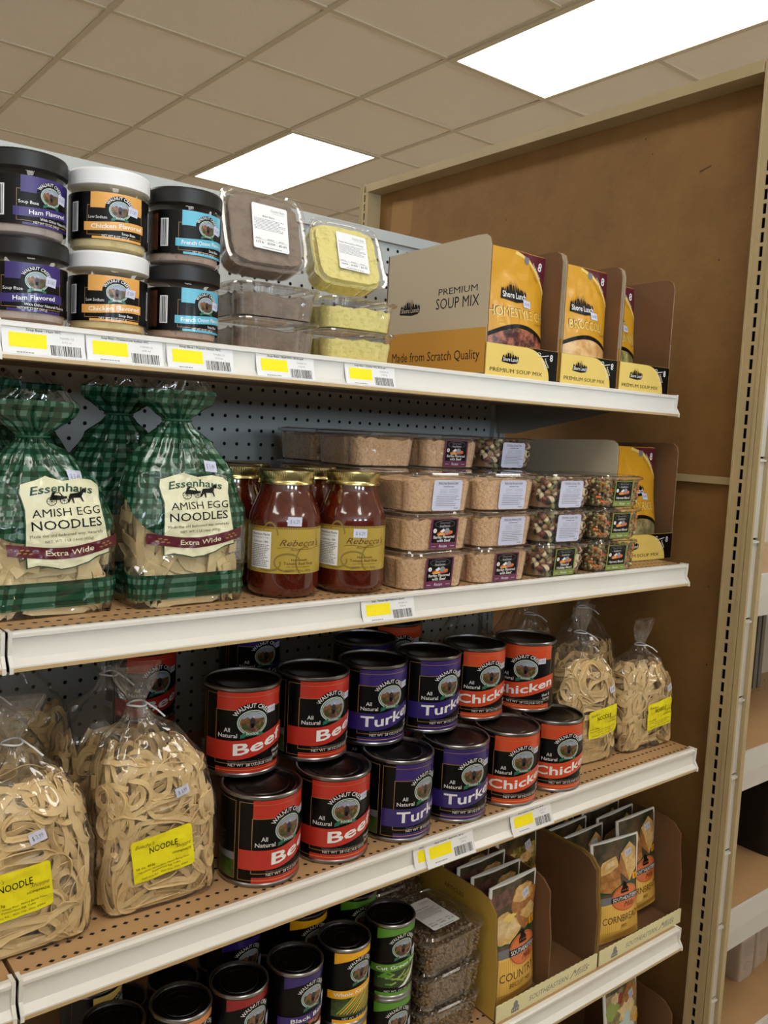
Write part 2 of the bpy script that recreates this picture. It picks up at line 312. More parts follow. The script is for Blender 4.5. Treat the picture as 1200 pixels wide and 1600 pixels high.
# ------------------------------------------------------------------ printed art (in millimetres, laid on a surface)
_T = {}
def text_mesh(s, bold, shear):
    k = (s, bold, shear)
    if k not in _T:
        cu = bpy.data.curves.new('t', 'FONT'); cu.body = s; cu.size = 1; cu.offset = bold; cu.shear = shear; cu.resolution_u = 2; cu.align_x = 'LEFT'
        o = bpy.data.objects.new('t', cu); COL.objects.link(o)
        dg = bpy.context.evaluated_depsgraph_get(); me = bpy.data.meshes.new_from_object(o.evaluated_get(dg))
        V = [(v.co.x / 0.73, v.co.y / 0.73) for v in me.vertices]; F = [tuple(p.vertices) for p in me.polygons]
        bpy.data.objects.remove(o); bpy.data.curves.remove(cu); bpy.data.meshes.remove(me)
        _T[k] = (V, F)
    return _T[k]
class Art:
    EPS = 0.00009
    def __init__(s): s.items = []; s.L = 0
    def up(s): s.L += 1
    def add(s, V, F, M): s.items.append((V, F, M, s.L))
    def poly(s, pts, M, up=True):
        if up: s.up()
        s.add([tuple(p) for p in pts], [tuple(range(len(pts)))], M)
    def rect(s, x0, y0, x1, y1, M, up=True, rot=0):
        P = [(x0, y0), (x1, y0), (x1, y1), (x0, y1)]
        if rot:
            cx, cy = (x0 + x1) / 2, (y0 + y1) / 2; c, q = math.cos(rot), math.sin(rot)
            P = [(cx + (x - cx) * c - (y - cy) * q, cy + (x - cx) * q + (y - cy) * c) for x, y in P]
        s.poly(P, M, up)
    def frame(s, x0, y0, x1, y1, t, M):
        s.up()
        for a in ((x0, y0, x1, y0 + t), (x0, y1 - t, x1, y1), (x0, y0 + t, x0 + t, y1 - t), (x1 - t, y0 + t, x1, y1 - t)): s.rect(*a, M, False)
    def ell(s, cx, cy, rx, ry, M, n=36, a0=0, a1=2 * PI, up=True):
        full = abs(a1 - a0 - 2 * PI) < 1e-6
        s.poly([(cx + rx * math.cos(a0 + (a1 - a0) * i / (n if full else n - 1)), cy + ry * math.sin(a0 + (a1 - a0) * i / (n if full else n - 1))) for i in range(n)], M, up)
    def strip(s, top, bot, M):
        """band between two polylines of equal length"""
        s.up(); V = list(bot) + list(top); n = len(bot)
        s.add(V, [(i, i + 1, n + i + 1, n + i) for i in range(n - 1)], M)
    def text(s, t, x, y, h, M, w=None, bold=0.0, shear=0.0, al='c', rot=0, warp=None, up=True):
        bold = max(-.012, min(bold * .6, .02)); bold = 0.0 if 'M' in t else bold
        V, F = text_mesh(t, bold, shear)
        if not V: return
        x0 = min(v[0] for v in V); x1 = max(v[0] for v in V); wd = (x1 - x0) * h
        k = (w / wd) if w else 1
        off = {'c': -wd * k / 2, 'l': 0, 'r': -wd * k}[al]
        c, q = math.cos(rot), math.sin(rot); out = []
        for vx, vy in V:
            px = (vx - x0) * h * k + off; py = vy * h
            if warp: px, py = warp(px, py)
            out.append((x + px * c - py * q, y + px * q + py * c))
        if up: s.up()
        s.add(out, F, M)
    def lines(s, x0, y0, x1, y1, n, M, fill=0.5, seed=1):
        """rows of tiny words too small to read"""
        R = random.Random(seed); s.up(); dy = (y1 - y0) / n
        for i in range(n):
            x = x0; yy = y1 - (i + 0.8) * dy; end = x1 - (R.random() * 0.25 * (x1 - x0))
            while x < end:
                wd = R.uniform(1.2, 3.4); s.rect(x, yy, min(x + wd, end), yy + dy * fill, M, False); x += wd + 0.7
    def barcode(s, x0, y0, x1, y1, seed=2):
        R = random.Random(seed); s.rect(x0, y0, x1, y1, PAPER); s.up(); x = x0 + 1
        while x < x1 - 1.5:
            wd = R.choice((0.35, 0.35, 0.7, 1.0)); s.rect(x, y0 + 1, x + wd, y1 - 1, K, False); x += wd + R.choice((0.4, 0.4, 0.8))
    def build(s, name, fn, parent=None, cell=None, base=0.0, eps=None):
        mb = MB(); eps = eps or s.EPS; box = []; lev = []
        for V, F, M, L in s.items:                # stack each piece just above the pieces it overlaps
            b0 = (min(v[0] for v in V), max(v[0] for v in V), min(v[1] for v in V), max(v[1] for v in V)); k = 0
            for (q, l2), e in zip(box, lev):
                if e >= k and l2 < L and q[0] < b0[1] and b0[0] < q[1] and q[2] < b0[3] and b0[2] < q[3]: k = e + 1
            box.append((b0, L)); lev.append(k)
        for (V, F, M, L_), L in zip(s.items, lev):
            bm = bmesh.new(); vs = [bm.verts.new((x, y, 0)) for x, y in V]
            for f in F:
                try: bm.faces.new([vs[i] for i in f])
                except ValueError: pass
            if cell:
                bmesh.ops.triangulate(bm, faces=bm.faces[:])
                xs = [v[0] for v in V]; ys = [v[1] for v in V]
                cx, cy = cell if isinstance(cell, tuple) else (cell, None)
                for ax, st, lo, hi in ((0, cx, min(xs), max(xs)), (1, cy, min(ys), max(ys))):
                    if not st: continue
                    k = math.floor(lo / st) + 1
                    while k * st < hi:
                        co = [0, 0, 0]; no = [0, 0, 0]; co[ax] = k * st; no[ax] = 1
                        bmesh.ops.bisect_plane(bm, geom=bm.verts[:] + bm.edges[:] + bm.faces[:], plane_co=co, plane_no=no, dist=1e-6); k += 1
            bm.verts.index_update(); b = len(mb.v)
            mb.v += [fn(v.co.x, v.co.y, base + (L + 1) * eps) for v in bm.verts]
            for f in bm.faces: mb.face([b + v.index for v in f.verts], M)
            bm.free()
        me = bpy.data.meshes.new(name); me.from_pydata(mb.v, [], mb.f)
        for M in mb.mats: me.materials.append(M)
        me.polygons.foreach_set('material_index', mb.m)
        o = bpy.data.objects.new(name, me); COL.objects.link(o)
        if parent: o.parent = parent
        return o
def on_cyl(r, z0):
    def f(u, v, h):
        a = u * 0.001 / r; q = r + h
        return (q * math.sin(a), -q * math.cos(a), z0 + v * 0.001)
    return f
def on_plane(org, ux=(1, 0, 0), uz=(0, 0, 1)):
    O, X, Z = Vector(org), Vector(ux), Vector(uz); N = X.cross(Z)
    return lambda u, v, h: tuple(O + X * (u * 0.001) + Z * (v * 0.001) + N * h)

# ------------------------------------------------------------------ the room
def room():
    g = MB(); g.box(XL, XR, YF, YB, -0.02, 0, mat('floor_vinyl', (208, 196, 176), 0.35, var=(2, (198, 186, 166), (.3, .7)))); struct(g.build('floor'))
    wall = mat('wall_paint', (216, 209, 196), 0.8, var=(2, (208, 200, 188), (.3, .7)))
    for nm, a in (('wall_left', (XL - .1, XL, YF, YB)), ('wall_right', (XR, XR + .1, YF, YB)), ('wall_back', (XL, XR, YB, YB + .1))):
        g = MB(); g.box(*a, 0, ZT + .1, wall); struct(g.build(nm))
    g = MB(); ys = (YF - .12, YF)
    g.box(XL, XR, *ys, 0, .8, wall); g.box(XL, XR, *ys, 2.7, ZT + .1, wall)
    xs = [XL] + [v for p in WINS for v in p] + [XR]
    for i in range(0, len(xs), 2): g.box(xs[i], xs[i + 1], *ys, .8, 2.7, wall)
    struct(g.build('wall_front'))
    fr = mat('window_aluminium', (150, 140, 120), 0.35, 0.6); gl = film('window_glass', 1.0, 0.0, 0.01)
    for k, (x0, x1) in enumerate(WINS):
        t = struct(thing('window_%d' % (k + 1), loc=(0, 0, 0)))
        g = MB(); yy = (YF - .09, YF - .03)
        g.box(x0, x1, *yy, .8, .86, fr); g.box(x0, x1, *yy, 2.64, 2.7, fr)
        for x in (x0, (x0 + x1) / 2 - .02, x1 - .05): g.box(x, x + .05, *yy, .86, 2.64, fr)
        g.build('window_frame', t)
        g = MB(); g.box(x0, x1, YF - .065, YF - .06, .86, 2.64, gl); g.build('pane', t)
    # suspended ceiling: tiles laid in a grid of metal tees
    tile = mat('ceiling_tile', (232, 220, 204), 0.95, bump=(140, 0.5, 0.003), var=(120, (214, 200, 182), (.56, .72), .75))
    tee = mat('ceiling_tee', (200, 186, 160), 0.6)
    P = .6096; X0, Y0 = 2.507, 2.847
    g = MB(); g.box(XL, XR, YF, YB, ZT + .006, ZT + .09, tile)
    k = math.ceil((XL - X0) / P)
    while X0 + k * P < XR: x = X0 + k * P; g.box(x - .012, x + .012, YF, YB, ZT, ZT + .02, tee); k += 1
    k = math.ceil((YF - Y0) / P)
    while Y0 + k * P < YB: y = Y0 + k * P; g.box(XL, XR, y - .012, y + .012, ZT + .0006, ZT + .02, tee); k += 1
    struct(g.build('ceiling', smooth=0))
    diff = mat('lamp_diffuser', (255, 250, 235), 0.5, emit=((255, 250, 240), LAMP))
    for i, (x, y, lab) in enumerate(((X0, Y0 - 2 * P, 'large fluorescent ceiling panel glowing white above the tall brown board'), (X0, Y0 + 2 * P, 'smaller-looking fluorescent ceiling panel glowing warm white beyond the shelf top'),
                                     (X0, Y0 - 6 * P, 0), (X0 - 4 * P, Y0 - 6 * P, 0), (X0 - 4 * P, Y0 - 9 * P, 0), (X0 - 8 * P, Y0 - 6 * P, 0), (X0 + 4 * P, Y0 - 3 * P, 0), (X0 - 4 * P, Y0 - 1 * P, 0), (X0 - 4 * P, Y0 + 3 * P, 0), (X0 + 4 * P, Y0 + 2 * P, 0), (X0, Y0 - 10 * P, 0))):  # panels without own label are unseen, added for shelf light and ceiling bounce
        t = thing('ceiling_light', lab or 'extra unseen fluorescent ceiling panel, added to light the shop', 'ceiling light', (x + P / 2, y + P, ZT), 0, 'fluorescent ceiling panels')
        g = MB(); a, b = P / 2, P
        for q in ((-a, a, -b, -b + .028), (-a, a, b - .028, b), (-a, -a + .028, -b + .028, b - .028), (a - .028, a, -b + .028, b - .028)): g.box(*q, -.006, .004, tee)
        g.build('frame', t, 0)
        g = MB(); g.box(-a + .028, a - .028, -b + .028, b - .028, -.003, .003, diff); g.build('diffuser', t, 0)
room()

# ------------------------------------------------------------------ shelving
SX0, SX1 = 0.243, 1.460                       # this bay, left joint to right end
YBK = 1.42                                    # face of the pegboard back
S = {1: (.0937, .9497), 2: (-.2218, .899), 3: (-.5651, .850), 4: (-.9195, .850), 5: (-1.30, .850)}
def shelf(label, x0, x1, z, yf, dots, ends=True, group='metal shelves of the bay'):
    t = thing('metal_shelf', label, 'shelf', (x0, yf, z + ZC), 0, group); L = x1 - x0; D = YBK - .015 - yf
    g = MB(); g.box(0.001, L - .001, .004, D, -.022, 0, DECK)
    for y in dots:
        n = int(L / .0127)
        for i in range(n):
            x = .012 + i * .0127
            if x > L - .01: break
            b = len(g.v); r, q = .0036, .0028
            g.v += [(x - r, y, .0004), (x, y - q, .0004), (x + r, y, .0004), (x, y + q, .0004)]; g.face((b, b + 1, b + 2, b + 3), DARK)
    g.build('deck', t, 0)
    g = MB()                                  # rolled price channel along the front
    prof = [(.006, .001), (.000, .001), (-.003, -.001), (-.003, -.0045), (.0005, -.006), (.0015, -.016), (-.001, -.027), (-.006, -.031), (-.009, -.033), (-.009, -.036), (-.005, -.038), (.006, -.038)]
    g.prism(prof, 'x', 0, L, FASC)
    g.build('price_channel', t, 30)
    g = MB(); g.prism([(-.0095, -.0345), (-.0095, -.0385), (.004, -.0392), (.004, -.0375), (-.006, -.0372)], 'x', 0, L, EDGE); g.build('channel_edge', t, 30)
    if ends:
        for xa in (0, L - .004):
            g = MB(); g.prism([(.012, .002), (-.004, .002), (-.004, -.006), (-.003, -.022), (-.010, -.033), (-.010, -.040), (.012, -.040)], 'x', xa, xa + .004, FASC)
            g.build('end_cap', t, 30)
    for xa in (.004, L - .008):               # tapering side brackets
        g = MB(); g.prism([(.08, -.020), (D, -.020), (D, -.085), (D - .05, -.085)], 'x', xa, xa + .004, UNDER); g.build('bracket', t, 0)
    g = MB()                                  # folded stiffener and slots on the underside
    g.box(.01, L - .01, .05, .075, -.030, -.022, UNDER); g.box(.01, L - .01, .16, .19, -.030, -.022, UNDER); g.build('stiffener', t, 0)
    return t
shelf('top metal shelf holding soup base jars and yellow soup mix boxes', SX0, SX1, *S[1], ())
shelf('second metal shelf from top, under gingham noodle bags and glass jars', SX0, SX1, *S[2], (.012, .035, .060))
shelf('third metal shelf from top, under stacked black soup tins', SX0, SX1, *S[3], (.013, .037, .064, .090, .115))
shelf('fourth metal shelf from top, under vegetable tins and baking mix boxes', SX0, SX1, *S[4], (.013, .037))
shelf('lowest metal shelf near the floor with a box of soup pouches', SX0, SX1, *S[5], ())
shelf('neighbouring metal shelf end at far left, level with gingham noodle bags', SX0 - 1.222, SX0 - .003, *S[2], (.012,), True, 'metal shelves of the neighbouring bay')
shelf('neighbouring metal shelf end at far left, level with clear noodle bags', SX0 - 1.222, SX0 - .003, *S[3], (), True, 'metal shelves of the neighbouring bay')
shelf('neighbouring metal shelf beside the soup base jars at far left edge', SX0 - 1.222, SX0 - .003, *S[1], (), True, 'metal shelves of the neighbouring bay')

def upright(t, x, y, z0, z1, face, M, wd=.040, th=.03, pitch=.0254, name='upright'):
    """slotted steel post; face 'y' shows its slots towards -y, 'x' towards -x"""
    g = MB(); n = int((z1 - z0) / pitch)
    def B(a0, a1, d0, d1, c0, c1, MM):
        if face == 'y': g.box(x + a0, x + a1, y + d0, y + d1, c0, c1, MM)
        else: g.box(x + d0, x + d1, y + a0, y + a1, c0, c1, MM)
    h = wd / 2; s_ = .0036 if face == 'x' else .0028
    B(-h, -s_, 0, .003, z0, z1, M); B(s_, h, 0, .003, z0, z1, M)
    B(-h, -h + .003, .003, th, z0, z1, M); B(h - .003, h, .003, th, z0, z1, M)
    B(-h + .003, h - .003, .02, .0205, z0, z1, DARK)
    for i in range(n + 1):
        zz = z0 + i * pitch; B(-s_, s_, 0, .003, zz, zz + .0066, M)
    # rolled lips
    B(-h - .001, -h + .005, -.002, .0, z0, z1, M); B(h - .003, h + .001, -.002, .0, z0, z1, M)
    return g.build(name, t, 0)
def gondola():
    t = thing('gondola_frame', 'cream pegboard back and slotted posts carrying the shelves', 'shelving unit', (0, 0, 0))
    g = MB(); x0, x1 = SX0 - 1.22, SX1 + .02; zt = .404 + ZC
    g.box(x0, x1, YBK, YBK + .006, .1, zt - .02, PEG)
    k = 0; zs = .0141 + ZC
    i0 = -40
    for i in range(-2, 31):
        for j in range(-44, 15):
            x = .7579 + (i - 18) * .0256; z = zs + j * .0254
            b = len(g.v); r = .0034
            g.v += [(x + r * math.cos(a * PI / 4), YBK - .0004, z + r * math.sin(a * PI / 4)) for a in range(8)]
            g.face([b + a for a in range(8)], DARK)
    for i in range(31, 47):
        for j in range(-44, 15):
            x = .7579 + (i - 18) * .0256; z = zs + j * .0254
            if x > SX1 - .03: continue
            b = len(g.v); r = .0034
            g.v += [(x + r * math.cos(a * PI / 4), YBK - .0004, z + r * math.sin(a * PI / 4)) for a in range(8)]
            g.face([b + a for a in range(8)], DARK)
    g.build('back_panel', t, 0)
    g = MB(); g.box(x0, x1, YBK - .008, YBK + .03, zt - .022, zt, UPR); g.box(x0, x1, YBK - .010, YBK - .008, zt - .022, zt - .001, PEG); g.build('top_rail', t, 0)
    for x in (SX0, SX1): upright(t, x, YBK - .012, .05, zt - .022, 'y', PEG, .034, .02)
    g = MB(); g.box(x0, x1, YBK + .008, YBK + .04, 0, .3, UPR); g.build('base_rail', t, 0)
gondola()
def daylight_block_row():  # unseen row, added to keep low daylight off the lower shelves
    t = thing('gondola_frame', 'added shelving row across the aisle, unseen, keeping low daylight off lower shelves', 'shelving unit', (0, 0, 0))
    M = mat('blocker_goods', (96, 74, 52), .7, var=(5, (60, 44, 34), (.4, .6)))
    g = MB(); g.box(-3.2, 3.0, -1.95, -1.93, 0, 1.62, PEG); g.build('back_panel', t, 0)
    for z in (.16, .52, .86, 1.2):
        g = MB(); g.box(-3.2, 3.0, -1.93, -1.45, z - .03, z, FASC); g.build('deck', t, 0)
        g = MB(); g.box(-3.15, 2.95, -1.92, -1.48, z, z + .24, M); g.build('goods', t, 0)
daylight_block_row()
def divider():
    t = thing('hardboard_divider', 'tall brown hardboard divider in a slotted tan steel frame', 'divider panel', (0, 0, 0))
    zt = .70 + ZC; xf = 1.525
    g = MB(); g.box(1.570, 1.576, .86, 2.05, .08, zt - .021, HARD)
    R = random.Random(3); sp = mat('hardboard_scuff', (84, 54, 24), .7); li = mat('hardboard_rub', (158, 120, 70), .7)      # specks and rubs in the board face
    for i in range(46):
        y, z, r = R.uniform(.88, 2.0), R.uniform(.98, 2.12), R.uniform(.001, .0028); b = len(g.v)
        g.v += [(1.5698, y + r * math.cos(a * PI / 4), z + r * math.sin(a * PI / 4)) for a in range(8)]; g.face([b + a for a in range(8)], sp)
    for M, q in ((li, ((1.99, 2.04), (1.90, 2.03), (1.895, 2.12), (1.985, 2.132))), (sp, ((1.010, 2.020), (.985, 2.028), (.985, 2.031), (1.010, 2.024)))):
        b = len(g.v); g.v += [(1.5697, y, z) for y, z in q]; g.face((b, b + 1, b + 2, b + 3), M)
    g.build('hardboard_panel', t, 0)
    upright(t, xf, .843, .02, zt, 'x', UPR, .038, .045)
    upright(t, xf, 2.06, .02, zt, 'x', UPR, .036, .052)
    g = MB(); g.box(xf - .004, xf + .05, .865, 2.045, zt - .021, zt, UPR); g.build('top_rail', t, 0)
    g = MB(); g.box(1.556, 1.572, .86, 2.04, -.070 + ZC, -.056 + ZC, UPR); g.build('middle_rail', t, 0)
    # narrow end face: tan edges round a row of white cover plates
    g = MB(); g.box(xf + .001, xf + .0075, .812, .8225, .02, zt, UPR); g.box(xf + .037, xf + .050, .812, .8225, .02, zt, UPR)
    g.box(xf + .0075, xf + .037, .8226, .826, .02, zt, DARK); g.build('end_frame', t, 0)
    z = -1.082 + ZC
    for k in range(-2, 13):
        a = z + k * .1524
        if a < .02 or a + .15 > zt: continue
        g = MB(); g.box(xf + .0078, xf + .0368, .8195, .8222, a + .003, a + .1515, WMET); g.box(xf + .0085, xf + .036, .815, .8196, a + .146, a + .150, WMET)
        g.build('cover_plate', t, 0)
divider()
def right_unit():
    g_ = 'white shelves past the divider'
    for z, lab, fh in ((-.24, 'white shelf past the divider, topmost at right edge', .082), (-.597, 'empty tan-topped white shelf past the divider at right edge', .078), (-.928, 'tan-topped white shelf past the divider, under the black bin', .082), (-1.235, 'lowest tan shelf deck past the divider, under paper flour bags', .09)):
        t = thing('wide_shelf', lab, 'shelf', (1.585, .83, z + ZC), 0, g_)
        g = MB(); g.box(0, 1.2, .004, .295, -.02, 0, DECK)
        for i in range(40):
            for y in (.215, .255):
                x = .03 + i * .03 + (.015 if y > .23 else 0); b = len(g.v); r = .0036
                g.v += [(x - r, y, .0004), (x, y - .002, .0004), (x + r, y, .0004), (x, y + .002, .0004)]; g.face((b, b + 1, b + 2, b + 3), DARK)
        g.build('deck', t, 0)
        g = MB(); g.prism([(0, 0), (.006, .001), (.006, -fh), (0, -fh), (-.002, -fh / 2)], 'x', 0, 1.2, WMET); g.build('front_rail', t, 0)
    t = thing('gondola_frame', 'white pegboard shelving frame past the divider at right edge', 'shelving unit', (0, 0, 0))
    g = MB(); g.box(1.58, 2.9, 1.15, 1.156, .1, 2.0, WMET); g.build('back_panel', t, 0)
    upright(t, 2.16, 1.130, .05, 2.0, 'y', WMET, .05, .02)
    t = tag(MB_bin(), 'black plastic bin standing on the white shelf at right edge', 'bin')
    for i, (x, y, lab) in enumerate(((1.904, .976, 'paper flour bag at bottom right, nearer the divider post'), (1.986, .984, 'paper flour bag at bottom right edge, farther from the divider post'))):
        put('flour', flour_bag, lab, 'flour bag', (x, y, -1.235), (0, 0, .05 * i), 'paper flour bags on the low deck')
    for i in range(4):
        g = MB(); g.box(2.02 + i * .022, 2.035 + i * .022, 1.06, 1.125, -.597 + ZC, -.36 + ZC, mat('board_grey', (120, 118, 112), .6))
        o = g.build('shelf_board', smooth=0); tag(o, 'grey board standing on edge at the back of the white shelf', 'board', 'grey boards on the white shelf')
def MB_bin():
    t = thing('plastic_bin', loc=(1.99, .96, -.928 + ZC))
    g = MB(); g.loft([sup(.085, .07, 5, 40, 0), sup(.095, .08, 5, 40, .16), sup(.10, .085, 5, 40, .165), sup(.10, .085, 5, 40, .178), sup(.094, .079, 5, 40, .178), sup(.082, .067, 5, 40, .01)], BLKPL, BLKPL, BLKPL); g.build('tub', t)
    g = MB(); g.loft([sup(.103, .088, 5, 40, .179), sup(.103, .088, 5, 40, .19), sup(.09, .075, 5, 40, .193)], BLKPL, BLKPL, BLKPL); g.build('lid', t)
    return t
def flour_bag():
    t = thing('flour_bag'); pp = mat('kraft_white', (192, 176, 160), .75, bump=(25, .4, .006))
    g = MB(); g.loft([sup(.030, .044, 12, 64, 0), sup(.032, .046, 10, 64, .008), sup(.0325, .0465, 9, 64, .05), sup(.0315, .046, 9, 64, .12), sup(.032, .043, 9, 64, .16), sup(.031, .020, 8, 64, .20), sup(.031, .008, 8, 64, .215)], pp, pp, pp); g.build('bag', t)
    a = Art()
    for i, s_ in enumerate(('Store in a cool', 'dry place. Best', 'in the freezer')): a.text(s_, 0, 116 - i * 6, 3.2, K, w=40)
    a.lines(-24, 58, 24, 98, 9, FADE, .35); a.ell(0, 34, 16, 9, FADE); a.ell(0, 34, 14.5, 7.8, pp); a.text('Flour', 0, 31, 6, FADE, shear=.3)
    a.build('bag_print', on_plane((0, -.0472, 0)), t)
    return t
right_unit()

# ------------------------------------------------------------------ shelf tags
def price_tag(label, x0, z, yf, w, title, codes, seed, tilt=0.0):
    t = thing('price_tag', label, 'price tag', (x0, yf - .0005, z + ZC), 0, 'shelf edge price tags')
    def bend(u, v, h):
        q = v / 32.0; return (u * .001, -.0018 - .007 * (1 - q) ** 2 + .002 * q - h - .006 * (1 - q) * tilt, v * .001)
    W = w * 1000; H = 33
    g = MB(); N = 8; r0 = []; r1 = []
    for i in range(N + 1):
        p = bend(0, H * i / N, 0); r0.append(p); r1.append((W * .001, p[1], p[2]))
    g.loft([r0, r1], PAPER, closed=False)
    g.loft([[(p[0], p[1] + .0004, p[2]) for p in r0], [(p[0], p[1] + .0004, p[2]) for p in r1]], PAPER, closed=False)
    g.build('card', t)
    a = Art()
    a.text(title, W * .5, 27.5, 2.6, K, w=min(W * .62, len(title) * 2.0), bold=.01)
    if W > 60:
        a.rect(W * .08, 10, W * .53, 25, HY); a.text(codes[0], W * .78, 22, 2.2, FADE, w=15); a.text(codes[1], W * .78, 18, 2.2, FADE, w=10)
        a.lines(W * .16, 3.5, W * .42, 6.5, 1, FADE, .4, seed); a.barcode(W * .56, 3, W * .96, 16, seed)
    else:
        a.rect(W * .25, 10, W * .95, 25, HY)
    a.build('print', bend, t, (None, 4), .0002)
z1, y1 = S[1]; z2, y2 = S[2]; z3, y3 = S[3]
for k, (x, w_, title, c, lab) in enumerate(((.248, .085, 'Soup Base - Ham WC', ('TW0701 CS', '6/12 oz'), 'white price tag with yellow block below the purple ham soup base jars'),
        (.335, .088, 'Soup Base - Chicken Low Sodium WC', ('TW0704 CS', '6/8 oz'), 'white price tag with yellow block below the white-lidded chicken jars'),
        (.428, .086, 'Soup Base - French Onion WC', ('TW0702 CS', '6/10 oz'), 'white price tag with yellow block below the blue French onion jars'),
        (.546, .086, 'Soup Base - Beef WC, 30 lb pail', ('TW0707 CS', '1/30 lb'), 'white price tag with yellow block below the grey-brown powder tubs'),
        (.682, .086, 'Soup Base - Chicken WC, 30 lb pail', ('TW0705 CS', '1/30 lb'), 'white price tag with yellow block below the pale yellow powder tubs'))):
    price_tag(lab, x, z1 - .0355, y1, w_, title, c, k)
price_tag('white price tag with yellow block below the tomato soup jars', .690, z2 - .0355, y2, .092, 'Soup - Tomato Basil Rebecca\'s Quarts', ('345580 CS', '12 Quarts'), 6)
price_tag('half-covered white price tag tucked behind the beef tin tag', .763, z3 - .0355, y3, .03, 'Meat', ('', ''), 7)
price_tag('white price tag with yellow block below the purple turkey tins', .783, z3 - .0355, y3 - .001, .093, 'Meat Chunks - Beef WC, 28 oz', ('260350 CS', '12/28 oz'), 8, .3)
price_tag('white price tag with yellow block below the orange chicken tins', .956, z3 - .0355, y3, .093, 'Meat Chunks - Chicken WC, 28 oz', ('260351 CS', '12/28 oz'), 9, .3)

# ------------------------------------------------------------------ label artwork
def lerp(a, b, t): return a + (b - a) * t
def smooth(t): t = max(0, min(1, t)); return t * t * (3 - 2 * t)
def sticker(a, x, y, w, h, txt, rot=0.0, tint=None):
    a.rect(x - w / 2, y - h / 2, x + w / 2, y + h / 2, tint or LILAC, rot=rot)
    a.text(txt, x - math.sin(rot) * -h * .2, y - h * .2, h * .42, GREY, w=w * .66, rot=rot)
def mill_logo(a, cx, cy, s, ring=PALE):
    """arched name over an oval picture of a mill, green ribbon below"""
    a.ell(cx, cy + 2 * s, 27 * s, 23.5 * s, K, 44)
    def arch(px, py):
        th = px / 24.5; R = 19.0 + py
        return (1.16 * R * math.sin(th * .98) , R * math.cos(th * .98))
    a.text('WALNUT CREEK', cx, cy + 0.5 * s, 5.6 * s, W_, w=58 * s, bold=.012, warp=lambda px, py: tuple(s * q for q in arch(px / s, py / s)))
    a.ell(cx, cy, 20 * s, 16.4 * s, ring, 44); a.ell(cx, cy, 18.6 * s, 15.1 * s, OLI, 40); a.ell(cx, cy, 17.6 * s, 14.2 * s, PALE, 40)
    a.ell(cx, cy, 16.6 * s, 13.3 * s, PICT, 40)
    P = lambda q: [(cx + x * s, cy + y * s) for x, y in q]
    sky = [(16 * math.cos(PI * i / 16), 12.6 * math.sin(PI * i / 16)) for i in range(2, 15)]
    a.poly(P(sky + [(-11, 5.5), (-7, 8), (-4, 5), (0, 7.5), (4, 5), (8, 8), (12, 5)]), MIST)
    a.poly(P([(-4, -5), (-4, 3), (-1, 7), (3, 3.4), (3, -5)]), MILL); a.rect(cx - 2.6 * s, cy - 7 * s, cx + 1.4 * s, cy - 1 * s, K)
    a.poly(P([(-.5, 7), (1.2, 10), (2, 6)]), PALE); a.poly(P([(-4, -11.5), (-2.6, -7.5), (2.6, -7.5), (4, -11.5)]), PLUM, up=False)
    a.poly(P([(-14, -6), (-10, -2.5), (-6, -4.5), (-6, -9), (-10, -9)]), FIELD, up=False); a.poly(P([(5, -8), (8, -4), (13.5, -3.4), (13, -6), (9, -9)]), FIELD, up=False)
    # ribbon
    bot = []; top = []
    for i in range(13):
        x = -13 + 26 * i / 12; y = -18.5 + 1.6 * math.cos(x / 13 * PI / 2); bot.append((cx + x * s, cy + y * s)); top.append((cx + x * s, cy + (y + 5) * s))
    a.poly(P([(-16, -21), (-15.5, -15.5), (-10, -15), (-10, -19.5), (-13, -19.5)]), RIB); a.poly(P([(16, -21), (15.5, -15.5), (10, -15), (10, -19.5), (13, -19.5)]), RIB, up=False)
    a.strip(top, bot, RIB); a.text('FOODS', cx, cy - 15.8 * s, 3.0 * s, W_, w=15 * s, bold=.02)
def tin(r, h, art, lid, name='soup_tin', cell=3.0):
    t = thing(name)
    g = MB()
    g.lathe([(r - .004, .004), (r - .0035, 0.0015), (r - .001, 0), (r, .001), (r, .004), (r - .0012, .0055), (r - .0012, h - .0055), (r, h - .004), (r, h - .001), (r - .001, h), (r - .003, h - .0005), (r - .0035, h - .004)], STEEL, 64, STEEL)
    g.build('body', t, 35)
    g = MB(); R = r - .0035
    g.lathe([(R, h - .003), (R - .001, h - .0045), (R - .004, h - .0045), (R - .0055, h - .0036), (R - .007, h - .0045), (R * .72, h - .0045), (R * .70, h - .0037), (R * .67, h - .0045), (R * .40, h - .0042), (R * .38, h - .0047), (.001, h - .0047)], lid, 64, None, lid)
    g.build('lid', t, 35)
    art.build('label', on_cyl(r - .0009, .0055), t, cell)
    return t
